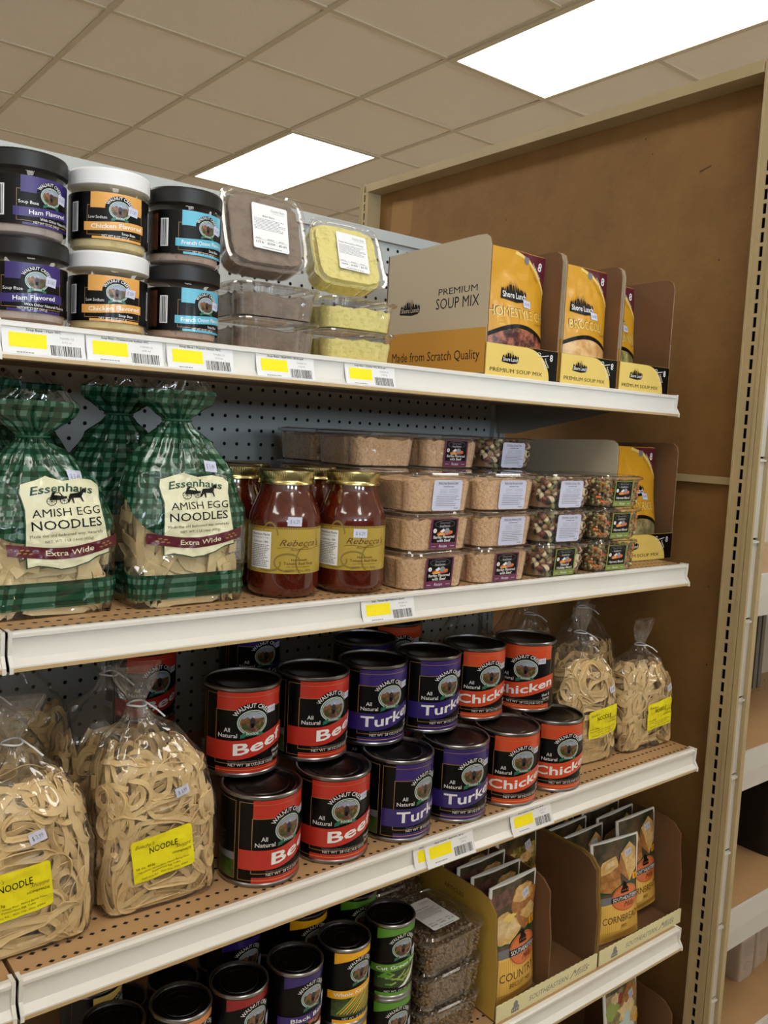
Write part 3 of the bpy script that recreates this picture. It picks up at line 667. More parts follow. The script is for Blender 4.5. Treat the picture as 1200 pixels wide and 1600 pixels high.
def meat_tin(colour, word, side, scribble):
    a = Art(); H = 105; r = .0515; half = PI * 51.5 - .5
    a.rect(-half, 0, half, H, K)
    a.frame(-64, 3, 66, H - 3, .7, GOLD); a.frame(-150, 3, -69, H - 3, .7, GOLD); a.frame(72, 3, 150, H - 3, .7, GOLD)
    a.rect(-46, 82, 50, H, colour, False); a.rect(-46, 0, 50, 7.5, colour, False)
    a.strip([(x, 99.6) for x in range(-46, 51, 4)], [(x, 99) for x in range(-46, 51, 4)], GOLD)
    a.strip([(x, 4.1) for x in range(-46, 51, 4)], [(x, 3.4) for x in range(-46, 51, 4)], AMB)
    a.frame(-47, 12, 51, 82.5, .8, GOLD); a.rect(-46, 40, 50, 40.3, BRN)
    for i, s_ in enumerate(side): a.text(s_, -110, 84 - i * 9, 5.4, GREY, bold=.0)
    a.lines(-136, 36, -84, 60, 7, FADE, .22, 3); a.rect(-149, 4, -70, 26, FIELD); a.poly([(-149, 26), (-149, 34), (-120, 37), (-96, 33), (-70, 36), (-70, 26)], GREY, False)
    a.lines(80, 20, 140, 90, 16, FADE, .22, 5)
    mill_logo(a, 2, 66, 1.0)
    a.text('All', -31, 53.5, 5.6, W_, bold=.01); a.text('Natural', -30, 46.5, 5.6, W_, w=25, bold=.01)
    c = lambda u: 30 + 15 * smooth((u + 26) / 86)
    us = [-63 + 2 * i for i in range(62)]
    hh = lambda u: 12.6 - .8 * smooth((u + 26) / 86)
    a.strip([(u, c(u) + hh(u)) for u in us], [(u, c(u) - hh(u)) for u in us], colour)
    n = len(word); wd = {4: 72, 6: 92, 7: 106}[n]; x0 = {4: 14, 6: 4, 7: 1}[n]
    a.text(word, x0, -6.5, 15.5 if n < 7 else 14.5, W_, w=wd, bold=.035, warp=lambda px, py: (px, py + c(px + x0)))
    a.text('Heat &', 41, 21.5, 4.6, W_, w=17, bold=.015, warp=lambda px, py: (px, py + .12 * px)); a.text('Serve', 41, 15.2, 4.6, W_, w=14, bold=.015, warp=lambda px, py: (px, py + .12 * px), up=False)
    a.text('*Contains no artificial ingredients and only natural flavors', 4, 14.6, 1.7, FADE, w=66); a.text('NET WT  28 OZ.(1LB 12OZ)', 4, 9.0, 3.7, W_, w=64)
    sticker(a, 30, 80, 13, 9, scribble, .06)
    return lambda: tin(r, .116, a, TINLID, 'soup_tin')
BEEF = meat_tin(RED, 'Beef', ('Hearty', 'Beef &', 'Noodles'), '$ 9.95'); TURK = meat_tin(PUR, 'Turkey', ('Crunchy', 'Turkey', 'Salad'), '$ 9.95'); CHIK = meat_tin(ORG, 'Chicken', ('Creamy', 'Chicken', 'Bake'), '$ 8.95')
def veg_tin(colour, word, net, photo):
    a = Art(); H = 100; r = .0375; half = PI * 37.5 - .4
    a.rect(-half, 0, half, H, K); a.frame(-110, 4, -62, H - 4, .6, BRN)
    a.rect(-36, 55, 46, H, colour); a.rect(-36, 0, 46, 5, colour, False); a.poly([(-36, 84), (-36, 48), (46, 48), (46, 78), (30, 90), (0, 92), (-22, 88)], K)
    mill_logo(a, 4, 70, .86)
    if photo == 'bean':
        a.rect(-38, 12, 46, 40, BLEAF)
        for i in range(22):
            R = random.Random(i); x = R.uniform(-34, 42); y = R.uniform(15, 36); ang = R.uniform(-.6, .9) if x < 14 else R.uniform(.8, 1.4); L = R.uniform(9, 15)
            a.rect(x - L / 2, y - 1.3, x + L / 2, y + 1.3, random.Random(i).choice((GRN, BLEAF2, SAL)), i % 6 == 0, ang)
        a.poly([(-2, 11), (10, 12), (24, 22), (32, 40), (28, 40), (18, 26), (6, 15)], W_)
    elif photo == 'corn':
        a.rect(-38, 10, 46, 40, FIELD)
        for i in range(14):
            R = random.Random(i); a.poly([(x + 26 * q, 12 + 26 * q + y * .3) for q, y in ((0, 0), (0, 8), (1, 12), (1, 0)) for x in (-30 + i * 4.6,)], (SAL, YEL, BLEAF2, AMB)[i % 4], i % 4 == 0)
    else:
        a.rect(-38, 10, 46, 40, PHOTO_R)
        for i in range(26):
            R = random.Random(i); a.ell(R.uniform(-34, 42), R.uniform(13, 36), 4, 2.6, {'black': K, 'red': DRED, 'pale': BIS}[photo], 10, up=i % 7 == 0)
        a.ell(10, 22, 14, 7, W_)
    c = lambda u: 41 + 8 * smooth((u + 40) / 90)
    us = [-44 + 2 * i for i in range(49)]
    a.strip([(u, c(u) + 5.6) for u in us], [(u, c(u) - 5.6) for u in us], colour)
    a.text(word, 4, -2.6, 5.6, W_, w=min(78, len(word) * 5.4), bold=.02, warp=lambda px, py: (px, py + c(px + 4)))
    a.text(net, 4, 5.6, 2.8, W_, w=52)
    sticker(a, 28, 58, 12, 12, '$ .99', .05)
    return lambda: tin(r, .111, a, BLKPL if False else TIN2, 'vegetable_tin')
TIN2 = mat('tin_lid_dark', (52, 50, 52), 0.32, 1.0, bump=(40, 0.06, 0.002))
VEG = {'green': veg_tin(GRN, 'Cut Green Beans', 'NET WT. 14.5 OZ. (411 g)', 'bean'), 'corn': veg_tin(YEL, 'Whole Kernel Corn', 'NET WT. 15.25 OZ. (432 g)', 'corn'),
       'black': veg_tin(PUR, 'Black Beans', 'NET WT. 15 OZ. (425 g)', 'black'), 'red': veg_tin(DRED, 'Kidney Beans', 'NET WT. 15 OZ. (425 g)', 'red'), 'tan': veg_tin(TAN, 'Pinto Beans', 'NET WT. 15 OZ. (425 g)', 'pale'), 'pale': veg_tin(SLP, 'Navy Beans', 'NET WT. 15 OZ. (425 g)', 'pale')}
def base_jar(colour, lidm, powder, words, stk):
    def make():
        t = thing('soup_base_jar'); r = .0435; h = .089
        g = MB(); g.lathe([(r - .006, 0), (r - .002, .002), (r, .006), (r, .066), (r - .002, .070), (r - .004, .0715)], PJAR, 64, PJAR); g.build('jar', t, 35)
        g = MB(); g.lathe([(r - .009, .0025), (r - .0045, .005), (r - .003, .009), (r - .003, .060), (r - .006, .062), (.001, .063)], powder, 48, powder, powder); g.build('powder', t, 35)
        g = MB(); n = 120; R = r + .0012
        rib = lambda q, z: [((q + (.0004 if j % 2 else 0)) * math.cos(2 * PI * j / n), (q + (.0004 if j % 2 else 0)) * math.sin(2 * PI * j / n), z) for j in range(n)]
        g.loft([rib(R - .001, .0705), rib(R, .071), rib(R, .086), rib(R - .0015, .0885), rib(R - .004, .089), rib(R - .006, .0882), rib(R - .02, .0882)], lidm, lidm, lidm); g.build('lid', t, 30)
        a = Art(); H = 50; half = PI * 43.5 * .82
        a.rect(-half, 0, half, H, K); a.rect(-26, 30, 34, H, colour); a.rect(-24, 0, 34, 2.6, colour, False)
        a.frame(-30, 4, 34, 36, .5, GOLD); a.rect(-29.5, 12, 5, 35.5, K)
        a.strip([(-26 + 3 * i, 40 + 8 * math.sin(PI * i / 20) ** 2) for i in range(21)], [(-26 + 3 * i, 33) for i in range(21)], colour)
        mill_logo(a, 6, 32, .60)
        a.text(words[0], -18, 21.5, 3.4, W_, w=20)
        us = [-33 + 3 * i for i in range(24)]; c = lambda u: 14.6 + 1.6 * math.sin(u / 16)
        a.strip([(u, c(u) + 4.6) for u in us], [(u, c(u) - 4.6) for u in us], colour)
        a.text(words[1], 4, -2.2, 4.8, W_, w=min(60, len(words[1]) * 3.6), bold=.02, warp=lambda px, py: (px, py + c(px + 4)))
        a.text(words[2], 16, 6.2, 2.9, W_, bold=.01); a.text(words[3], 2, 1.6 + .6, 2.6, W_, w=30)
        a.barcode(-52, 8, -42, 40, 4); a.barcode(52, 8, 62, 40, 5); a.rect(-70, 4, -56, 46, PHOTO_V)
        sticker(a, 21, 33, 12, 9.5, stk, -.12)
        a.build('label', on_cyl(r + .0003, .012), t, 3.0)
        return t
    return make
JARS = {'ham': base_jar(PUR, BLKPL, HAMP, ('Soup Base', 'Ham Flavored', 'With Other Natural Flavors', 'NET WT 12 OZ. (340 g)'), '$ 3.85'),
        'chk': base_jar(AMB, WHTPL, CHKS, ('Low Sodium', 'Chicken Flavored', 'Soup Base', 'NET WT 8 OZ. (227 g)'), '$ 3.89'),
        'fo': base_jar(SKY, BLKPL, FOP, ('', 'French Onion Flavored', 'Soup Base', 'NET WT 10 OZ. (283 g)'), '$ 3.89')}
def sauce_jar(stk_y):
    def make():
        t = thing('tomato_soup_jar'); r = .0475
        prof = [(.036, .0), (.042, .0015), (.0462, .006), (r, .013), (r, .099), (.0468, .105), (.0445, .112), (.0395, .125), (.0352, .135), (.0338, .140), (.0338, .151)]
        g = MB(); g.lathe(prof, SAUCE, 72, SAUCE, SAUCE); g.build('jar', t, 40)
        g = MB(); n = 160; R = .0362
        rib = lambda q, z: [((q + (.0005 if j % 2 else 0)) * math.cos(2 * PI * j / n), (q + (.0005 if j % 2 else 0)) * math.sin(2 * PI * j / n), z) for j in range(n)]
        cir = lambda q, z: [(q * math.cos(2 * PI * j / n), q * math.sin(2 * PI * j / n), z) for j in range(n)]
        g.loft([cir(R + .0008, 0.1465), cir(R + .0012, 0.1475), cir(R, 0.1495), cir(R - .0004, 0.1525), rib(R, 0.1545), rib(R, 0.1630), cir(R - .001, 0.1647), cir(R - .003, 0.1650), cir(R - .006, 0.1642), cir(.02, 0.1642)], GOLDLID, GOLDLID, GOLDLID); g.build('lid', t, 30)
        a = Art(); H = 64; half = 112
        a.rect(-half, 0, half, H, MUST)
        a.strip([(x, H + 3.0) for x in range(-112, 113, 4)], [(x, H) for x in range(-112, 113, 4)], BRN); a.lines(-60, H + .3, 80, H + 2.8, 1, MUST, .6, 8)
        for cx, cy, rx, ry, a0, a1 in ((-14, 50, 10, 22, .2, 2.6), (10, 16, 16, 12, .4, 5.2), (34, 18, 12, 20, 1.2, 4.2), (-16, 14, 16, 10, 3.4, 6.6)):
            q = [a0 + (a1 - a0) * i / 20 for i in range(21)]; a.strip([(cx + (rx + 2) * math.cos(x), cy + (ry + 2) * math.sin(x)) for x in q], [(cx + rx * math.cos(x), cy + (ry - 1) * math.sin(x)) for x in q], DMUST)
        a.rect(-44, 6, -12, 59, PAPER); a.text('Nutrition Facts', -28, 53.5, 3.4, K, w=28, bold=.02); a.text('Serving size 1 cup', -28, 49.6, 2, K, w=26); a.text('Calories 180', -28, 43, 3, K, w=24, bold=.01); a.lines(-43, 8, -13, 41, 13, GREY, .5, 3)
        a.text('Rebecca\'s', 29, 40, 9.5, BRN, w=60, shear=.42); a.strip([(-4 + 2 * i, 36.6 + 1.5 * math.sin(i / 4)) for i in range(35)], [(-4 + 2 * i, 36 + 1.5 * math.sin(i / 4)) for i in range(35)], BRN)
        a.text('Pantry', 20, 33, 3.4, BRN, w=13, shear=.3)
        a.text('Homemade', 26, 18.5, 3.7, BRN, w=22, bold=.01); a.text('Tomato Basil Soup', 26, 13, 4.3, BRN, w=42, bold=.01); a.text('with 100% Natural Sweetener', 26, 9.2, 1.9, BRN, w=34); a.text('NET WT 32oz. (907g)', 26, 3, 3.2, BRN, w=36)
        sticker(a, 18, stk_y, 19, 13, '$ 6.29', -.03)
        f0 = on_cyl(r + .0002, .033); a.build('label', lambda u, v, h: f0(u, v * .9, h), t, 3.0)
        return t
    return make

# ------------------------------------------------------------------ deli tubs
TR, TB, TH = .066, .0585, .0555
def tub_rings(f, zs, N=64, n=5.2):
    return [sup(f(z), f(z), n, N, z) for z in zs]
def tub_shell(t):
    N = 160
    def ring(q, z, flute):
        pts = sup(q, q, 5.2, N, z); out = []
        for x, y, zz in pts:
            d = max(abs(x), abs(y)); other = min(abs(x), abs(y)); k = 1 - flute * 1.6 * math.exp(-((other / q - .52) / .07) ** 2)
            out.append((x * (k if abs(x) == d else 1), y * (k if abs(y) == d else 1), zz))
        return out
    g = MB(); g.loft([ring(TB - .002, .0, 0), ring(TB, .0015, .02), ring(lerp(TB, TR - .004, .5), .024, .022), ring(TR - .004, .046, .02), ring(TR - .002, .047, 0), ring(TR, .0475, 0), ring(TR + .001, .049, 0)], PTUB, PTUB); g.build('tub', t, 30)
    g = MB(); g.loft([ring(TR + .0015, .0485, 0), ring(TR + .002, .0495, 0), ring(TR + .001, .0525, 0), ring(TR - .003, .0535, 0), ring(TR - .006, .0515, 0), ring(TR - .009, .0515, 0), ring(TR - .011, .055, 0), ring(TR - .016, .0552, 0)], PTUB, None, PTUB)
    for sx, sy in ((1, -1), (-1, 1), (1, 1), (-1, -1)):      # lift tabs on the lid corners
        c = (TR - .012) * 1.0
        g.box(sx * c - .006, sx * c + .006, sy * c - .006, sy * c + .006, .0495, .0505, PTUB)
    g.build('lid', t, 30)
def front_plane(off=.0012):
    """front wall of the tub, sloping outwards with height"""
    z0, z1 = .002, .045; y0, y1 = -TB - off, -(TR - .0042) - off
    d = Vector((0, y1 - y0, z1 - z0)).normalized()
    return on_plane((0, y0, z0), (1, 0, 0), tuple(d))
def powder_fill(t, M, seed, top=.041, rough=.004, name='powder', shrink=1.0):
    g = MB(); N = 72; q = lambda z: shrink * lerp(TB - .0016, TR - .0052, z / .046)
    N = 160
    def fl(pts, q_):
        o = []
        for x, y, z in pts:
            d = max(abs(x), abs(y)); k = 1 - .034 * math.exp(-((min(abs(x), abs(y)) / q_ - .52) / .06) ** 2); o.append((x * (k if abs(x) == d else 1), y * (k if abs(y) == d else 1), z))
        return o
    rings = [fl(sup(q(0.001), q(.001), 5.2, N, .0012), q(.001)), fl(sup(q(.02), q(.02), 5.2, N, .02), q(.02)), fl(sup(q(top) , q(top), 5.2, N, top - .006), q(top))]
    last = []
    for k in (1.0, .8, .5, .2):
        row = []
        for x, y, z in sup(q(top) * k, q(top) * k, 5.2, N, top):
            row.append((x, y, top + rough * noise.noise(Vector((x * 90 + seed, y * 90, seed))) + (.002 * (1 - k))))
        last.append(row)
    g.loft(rings + last, M, M, M); g.build(name, t, 50)
def bead_fill(t, mats, size, count, seed, name, weights, core, sub=1, top=.043):
    g = MB(); N = 40; q = lambda z: lerp(TB - .0016, TR - .0052, z / .046)
    g.loft([sup(q(0) - .006, q(0) - .006, 5, N, .002), sup(q(top) - .007, q(top) - .007, 5, N, top - .004)], core, core, core)
    R = random.Random(seed)
    for i in range(count):
        side = R.random(); z = R.uniform(.004, top); u = R.uniform(-.93, .93); k = q(z) - size * .55
        if side < .36: p = (u * k, -k, z)
        elif side < .54: p = (-k, u * k, z)
        elif side < .70: p = (k, u * k, z)
        else: p = (u * k, R.uniform(-.95, .95) * k, top + R.uniform(-.002, .002))
        if R.random() < .16 and side < .36: p = ((.92 + .06 * R.random()) * k * R.choice((-1, 1)), -k * .94, z)
        M = R.choices(mats, weights)[0]; s_ = size * R.uniform(.8, 1.15)
        g.blob(p, (s_ * .62, s_ * .42, s_ * .42) if size > .006 else (s_ * .52, s_ * .5, s_ * .3), M, Matrix.Rotation(R.uniform(0, 6.28), 3, (R.random() - .5, R.random() - .5, R.random() - .5 + .01)).to_quaternion(), sub)
    o = g.build(name, t, 70); o['kind'] = 'stuff'
def starter_label(t, strip, words, tail):
    a = Art(); x0, x1 = -23, 25
    a.rect(x0 - 2, 0, x1 + 2, 44, strip); a.rect(x0 + 1, 9.5, x1 - 1, 42.5, K); cx = (x0 + x1) / 2
    a.ell(cx, 36.5, 19, 5.4, GREY, 30); a.ell(cx, 36.5, 18.4, 4.9, K, 30)
    a.text(words[0], cx, 36.8, 3.2, FADE, w=24 if len(words[0]) > 8 else 20, shear=.25); a.text('SoupStarter', cx, 32.4, 3, PAPER, w=20)
    a.ell(x0 + 6, 27, 3.4, 3.2, PAPER, 14); a.text('12', x0 + 6, 25.8, 2.2, LPUR)
    a.ell(cx + 1, 23, 15, 2.8, ORG, 20); a.poly([(cx - 14, 21), (cx - 6, 25), (cx + 2, 22), (cx + 1, 20.5), (cx - 10, 19.6)], AMB); a.ell(cx + 5, 26.3, 5, 4.2, FADE, 16); a.poly([(cx - 9, 26), (cx - 2, 30), (cx + 1, 27), (cx - 4, 24)], PAPER); a.ell(cx + 12, 24.5, 4, 2.4, SEO, 12)
    n = len(words) - 1
    for i, s_ in enumerate(words[1:]): a.text(s_, cx, (15.8 - i * 5.2) if n > 1 else 12.6, 4.2, W_, w=min(40, len(s_) * 2.9), bold=.03)
    a.text(tail, cx, 2.6, 4.2, PAPER, shear=.15); a.rect(x0 + 2, 3.8, x0 + 10, 4.3, PAPER); a.rect(x1 - 10, 3.8, x1 - 2, 4.3, PAPER, False)
    a.build('front_label', front_plane(), t)
def recipe_label(t, title):
    a = Art(); x0, x1 = -25, 31; c = 3; O = -20
    a.poly([(x0 + c, 0), (x1 - c, 0), (x1, c), (x1, 41), (x1 - c, 44), (x0 + c, 44), (x0, 41), (x0, c)], LILAC)
    a.text(title, O + 23, 38.5, 2.7, K, w=38, bold=.015); a.rect(O + 4, 37.4, O + 42, 37.8, K, False); a.lines(O + 14, 33, O + 36, 36, 1, GREY, .5, 3)
    a.lines(O + 8, 25, O + 24, 32, 3, FADE, .3, 4); a.lines(O + 26, 25, O + 46, 32, 3, FADE, .3, 5); a.rect(O + 4, 23.4, O + 44, 23.7, GREY); a.lines(O + 2, 6, O + 49, 22.5, 6, GREY, .36, 7); a.lines(O + 38, 2, O + 48, 4.5, 1, GREY, .5, 9)
    a.build('recipe_label', front_plane(), t)
def tub(fill, label):
    def make():
        t = thing('soup_starter_tub'); tub_shell(t)
        {'barley': lambda: powder_fill(t, BARLEY, 3.1, .043, .005), 'beans': lambda: bead_fill(t, BEANS, .0135, 190, 4, 'dried_beans', (5, 2, 3, 2, 1.2), BEANS[2], 2),
         'lentils': lambda: bead_fill(t, LENT, .0062, 820, 5, 'lentil_mix', (4, 3, 2, 1.5), LENT[2]), 'brown': lambda: bead_fill(t, BROWNL, .0052, 1000, 6, 'lentils', (3, 1), BROWNL[1])}[fill]()
        {'barley': lambda: starter_label(t, LPUR, ('Gourmet', 'Barley Flavored', 'with Beef'), 'Recipe'), 'holiday': lambda: starter_label(t, OLV, ('Bean & Grain', 'Natural', 'Holiday Blend'), 'Recipe'),
         'harvest': lambda: starter_label(t, OLV, ('Bean & Grain', 'Harvest Blend'), 'Recipe'), 'rbarley': lambda: recipe_label(t, 'Barley Soup Flavored w/ Beef'), 'rbean': lambda: recipe_label(t, 'Holiday Soup Mix'),
         'top': lambda: top_label(t, 'Lentils, Brown', ('8/12/18', '1.59/lb', '$1.41')), 'none': lambda: None}[label]()
        return t
    return make
def top_label(t, title, nums, rot=0.0, off=(0, 0)):
    a = Art(); c = 2
    a.poly([(-28 + c, -38), (28 - c, -38), (28, -38 + c), (28, 38 - c), (28 - c, 38), (-28 + c, 38), (-28, 38 - c), (-28, -38 + c)], PAPER)
    a.text('Country Store', 13, 28, 5, GREY, w=22, shear=.4); a.rect(4, 25.5, 24, 25.9, FADE, False)
    a.text(title, -2, 16.5, 3.0, K, w=min(46, len(title) * 2.1), bold=.01); a.lines(-25, -6, 25, 14, 8, GREY, .36, 4)
    for i, s_ in enumerate(nums):
        a.rect(-26 + i * 18, -23, -11 + i * 18, -22.6, K); a.lines(-24 + i * 18, -22, -13 + i * 18, -19.5, 1, GREY, .5, i); a.text(s_, -18 + i * 18, -29, 3.6, K, w=12, bold=.02); a.rect(-27.5 + i * 18, -30, -27.2 + i * 18, -20, FADE)
    a.lines(-14, -36, 20, -33.5, 1, GREY, .5, 9)
    c, s_ = math.cos(rot), math.sin(rot)
    a.build('top_label', on_plane((off[0], off[1], .0556), (c, s_, 0), (-s_, c, 0)), t)
def base_tub(M, seed, flavour=None, nums=None):
    def make():
        t = thing('soup_base_tub'); tub_shell(t)
        powder_fill(t, M, seed, .036, .006)
        if flavour:
            powder_fill(t, M, seed + 5, .049, .004, 'powder_cake', .9); top_label(t, flavour, nums, -.06, (.006, .002))
        return t
    return make

# ------------------------------------------------------------------ bags
class Bag:
    def __init__(s, prof, N=112, M=72, fold=.5, crink=.0022, seed=0.0, lean=0.0):
        s.p = prof; s.N = N; s.Mn = M; s.fold = fold; s.cr = crink; s.seed = seed; s.lean = lean
        s.zm = prof[-1][0]; s.neck = min(range(2, len(prof)), key=lambda i: prof[i][1]); s.zn = prof[s.neck][0]
    def at(s, z):
        p = s.p
        for i in range(len(p) - 1):
            if z <= p[i + 1][0] or i == len(p) - 2:
                t = max(0, min(1, (z - p[i][0]) / (p[i + 1][0] - p[i][0]))); t = t if i == 0 else lerp(t, smooth(t), .5)
                return tuple(lerp(p[i][k], p[i + 1][k], t) for k in range(1, len(p[i])))
    def pt(s, a, z, k=1.0, h=0.0, crink=True):
        hw, hd, n, cx, cy = s.at(z); c, q = math.cos(a), math.sin(a)
        x = math.copysign(abs(c) ** (2 / n), c); y = math.copysign(abs(q) ** (2 / n), q)
        d = abs(z - s.zn) / s.zm; A = s.fold * math.exp(-(d / .16) ** 2)
        f = 1 + A * (.20 * math.sin(7 * a + s.seed) + .14 * math.sin(12 * a + 2 * s.seed + 8 * z) + .10 * math.sin(19 * a + z * 20))
        px, py = x * hw * f * k, y * hd * f * k
        if crink:
            w_ = Vector((px, py, z)); q2 = min(1, z / .03)
            e = s.cr * (noise.noise(w_ * 26 + Vector((s.seed, 0, 0))) + .7 * noise.noise(w_ * 60 + Vector((0, s.seed, 0)))) * q2 + .35 * s.cr * noise.noise(w_ * 130)
            r = Vector((x * hd, y * hw)); r = r.normalized() if r.length > 0 else r
            px += r.x * (e + h); py += r.y * (e + h)
        return Vector((px + cx + s.lean * z * z, py + cy, z))
    def mesh(s, M, name, parent):
        g = MB(); g.uv = []; rings = []
        zs = [s.zm * (i / s.Mn) for i in range(s.Mn + 1)]
        for z in zs:
            hw = s.at(min(z, s.zm * .5))[0]
            rings.append([s.pt(2 * PI * j / s.N - PI / 2 - PI, z) for j in range(s.N + 1)])
            hwz, hdz = s.at(z)[:2]; per = 3.6 * (hwz + hdz) / 2 + .12
            g.uv += [((j / s.N - .5) * per, z) for j in range(s.N + 1)]
        g.loft(rings, M, None, None, closed=False)
        b = len(g.v); g.v.append((0, 0, .0005)); g.uv.append((0, 0))
        for j in range(s.N): g.face((b, j + 1, j), M)
        return g.build(name, parent, 180)
    def front(s, ox=0.0, oz=0.0, rot=0.0, lift=.0009, su=1.0, sv=1.0):
        c, q = math.cos(rot), math.sin(rot)
        def f(u, v, h):
            u *= su; v *= sv; x = ox + (u * c - v * q) * .001; z = oz + (u * q + v * c) * .001
            hw, hd, n, cx, cy = s.at(z); t = max(-.985, min(.985, (x - cx - s.lean * z * z) / hw))
            ca = math.copysign(abs(t) ** (n / 2), t); p = s.pt(-math.acos(max(-1, min(1, ca))), z)
            return (x, p.y - lift - h, z)
        return f
    def noodles(s, M, name, parent, n, wid, length, curl, z0, z1, seed, kmin=.84, thick=.0011, kmax=.955):
        R = random.Random(seed); g = MB()
        core = [[s.pt(2 * PI * j / 40, z, .56, 0, False) for j in range(40)] for z in (z0 + .006, lerp(z0, z1, .3), lerp(z0, z1, .6), lerp(z0, z1, .80))]
        g.loft(core, M, M, M)
        for i in range(n):
            a = R.uniform(0, 2 * PI) if R.random() < .35 else R.gauss(-PI / 2, .95); z = z0 + (z1 - z0) * R.random() ** 1.1; th = R.uniform(0, PI * 2); k = R.uniform(kmin, kmax)
            steps = max(6, int(length * R.uniform(.45, 1.3) / .006)); kap = R.choice((-1, 1)) * curl * R.uniform(.15, 1.5); path = []
            tilt0 = R.gauss(0, .5 if curl > 5 else .26); ta = R.uniform(0, .9) if curl > 5 else .1; tf = R.uniform(.15, .4); t0 = R.uniform(0, 6); dk = R.gauss(0, .004 if curl > 5 else .011)
            for q in range(steps):
                hw, hd = s.at(z)[:2]; P = s.pt(a, max(z0, min(z1 + .008, z)), k, 0, False); path.append(P)
                rad = math.hypot(hw * math.sin(a), hd * math.cos(a)) + .004
                a += math.cos(th) * .006 / rad; z += math.sin(th) * .006; th += kap * .006 + R.gauss(0, curl * .0025)
                if z > z1: th -= .5 * (1 if math.cos(th) > 0 else -1)
                if z < z0: th += .5 * (1 if math.cos(th) > 0 else -1)
                z = max(z0, min(z1 + .006, z)); kap += R.gauss(0, curl * .06); k += dk
                if k > kmax or k < kmin - .1: dk = -dk; k = max(kmin - .1, min(kmax, k))
            b = len(g.v); m = 0
            for q, P in enumerate(path):
                T = path[min(q + 1, len(path) - 1)] - path[max(q - 1, 0)]
                if T.length < 1e-6: T = Vector((1, 0, 0))
                T.normalize(); O = Vector((P.x, P.y * 2.2, 0)); O = O.normalized() if O.length else Vector((0, -1, 0))
                Wd = T.cross(O).normalized(); tilt = tilt0 + ta * math.sin(t0 + q * tf); Wd = (Wd * math.cos(tilt) + O * math.sin(tilt)); Nn = Wd.cross(T).normalized()
                for sa, sb in ((-1, -1), (1, -1), (1, 1), (-1, 1)): g.v.append(tuple(P + Wd * (sa * wid / 2) + Nn * (sb * thick / 2)))
                if q:
                    e = b + q * 4
                    for j in range(4): g.face((e - 4 + j, e - 4 + (j + 1) % 4, e + (j + 1) % 4, e + j), M)
            g.face((b, b + 3, b + 2, b + 1), M); e = b + (len(path) - 1) * 4; g.face((e, e + 1, e + 2, e + 3), M)
        o = g.build(name, parent, 35); o['kind'] = 'stuff'; return o
def noodle_label(bag, t, ox, oz, rot):
    a = Art(); a.poly([(-39, -27), (36, -27), (39, -24), (39, 25), (36, 28), (-36, 28), (-39, 25)], LEMON)
    a.text('Beachy\'s', -22, 17, 5.2, DMUST, w=24, shear=.4); a.text('NOODLE', 1, 6.5, 8.4, K, w=36, bold=.012); a.text('Shoppe', 26, 2, 5, DMUST, w=20, shear=.4)
    a.text('HOMEMADE', 24, -5.2, 3, K, w=24, bold=.01); a.text('16 oz. 453g.', -23, -9.5, 3, K, w=24); a.text('Ingredients: Wheat Flour, Malted Barley Flour,', 0, -14.4, 2.3, BRN, w=66); a.text('Pasteurized Egg Yolks', 2, -18.4, 2.3, BRN, w=36); a.text('9420 Iams Rd. - Plain City, Ohio 43064', 0, -23.6, 2.3, BRN, w=60)
    a.build('front_label', bag.front(ox, oz, rot, .0014, .93, .93), t, (3, 3), 0, .0003)
def clear_bag(prof, seed, n, wid, zfill, lab, stk, lean=0.0, price='$ 3.99', length=.15, curl=55):
    def make():
        t = thing('noodle_bag'); B = Bag(prof, seed=seed, lean=lean); B.mesh(CELLO, 'bag', t)
        B.noodles(NOOD, 'egg_noodles', t, n, wid, length, curl, .006, zfill, int(seed * 10), .74)
        if lab: noodle_label(B, t, *lab)
        if stk:
            a = Art(); sticker(a, 0, 0, 17, 11, price); a.build('price_sticker', B.front(*stk, lift=.0018), t, (3, 3), 0, .0003)
        hw, hd, nn, cx, cy = B.at(B.zn); g = MB(); cxx = cx + B.lean * B.zn ** 2
        g.tube([(cxx + (hw + .003) * math.cos(q), cy + (hd + .003) * math.sin(q), B.zn + .001 * math.sin(q * 2)) for q in [PI * 2.1 * i / 22 for i in range(23)]] + [(cxx + hw + .012, cy - .012, B.zn - .006), (cxx + hw + .02, cy - .018, B.zn - .014)], .0011, TIEW, 6); g.build('twist_tie', t, 60)
        return t
    return make
def prof_clear(W, D, zn, nx=0.0, flare=.032, top=.05, sh=.68):
    return [(0, W * .90, D * .86, 7, 0, 0), (.008, W * .97, D * .95, 6, 0, 0), (.05, W, D, 4.5, 0, 0), (zn * .45, W * 1.02, D * 1.04, 3.6, 0, 0), (zn * sh, W * .93, D * .92, 3, nx * .2, 0), (zn * (sh + .16), W * .62, D * .66, 2.4, nx * .6, 0.004),
            (zn * .95, W * .2, D * .3, 2, nx * .95, .006), (zn, .008, .008, 2, nx, .006), (zn + .008, .011, .009, 2, nx, .006), (zn + top * .6, flare * .8, .012, 2.2, nx * 1.1, .004), (zn + top, flare, .009, 2.4, nx * 1.15, 0)]
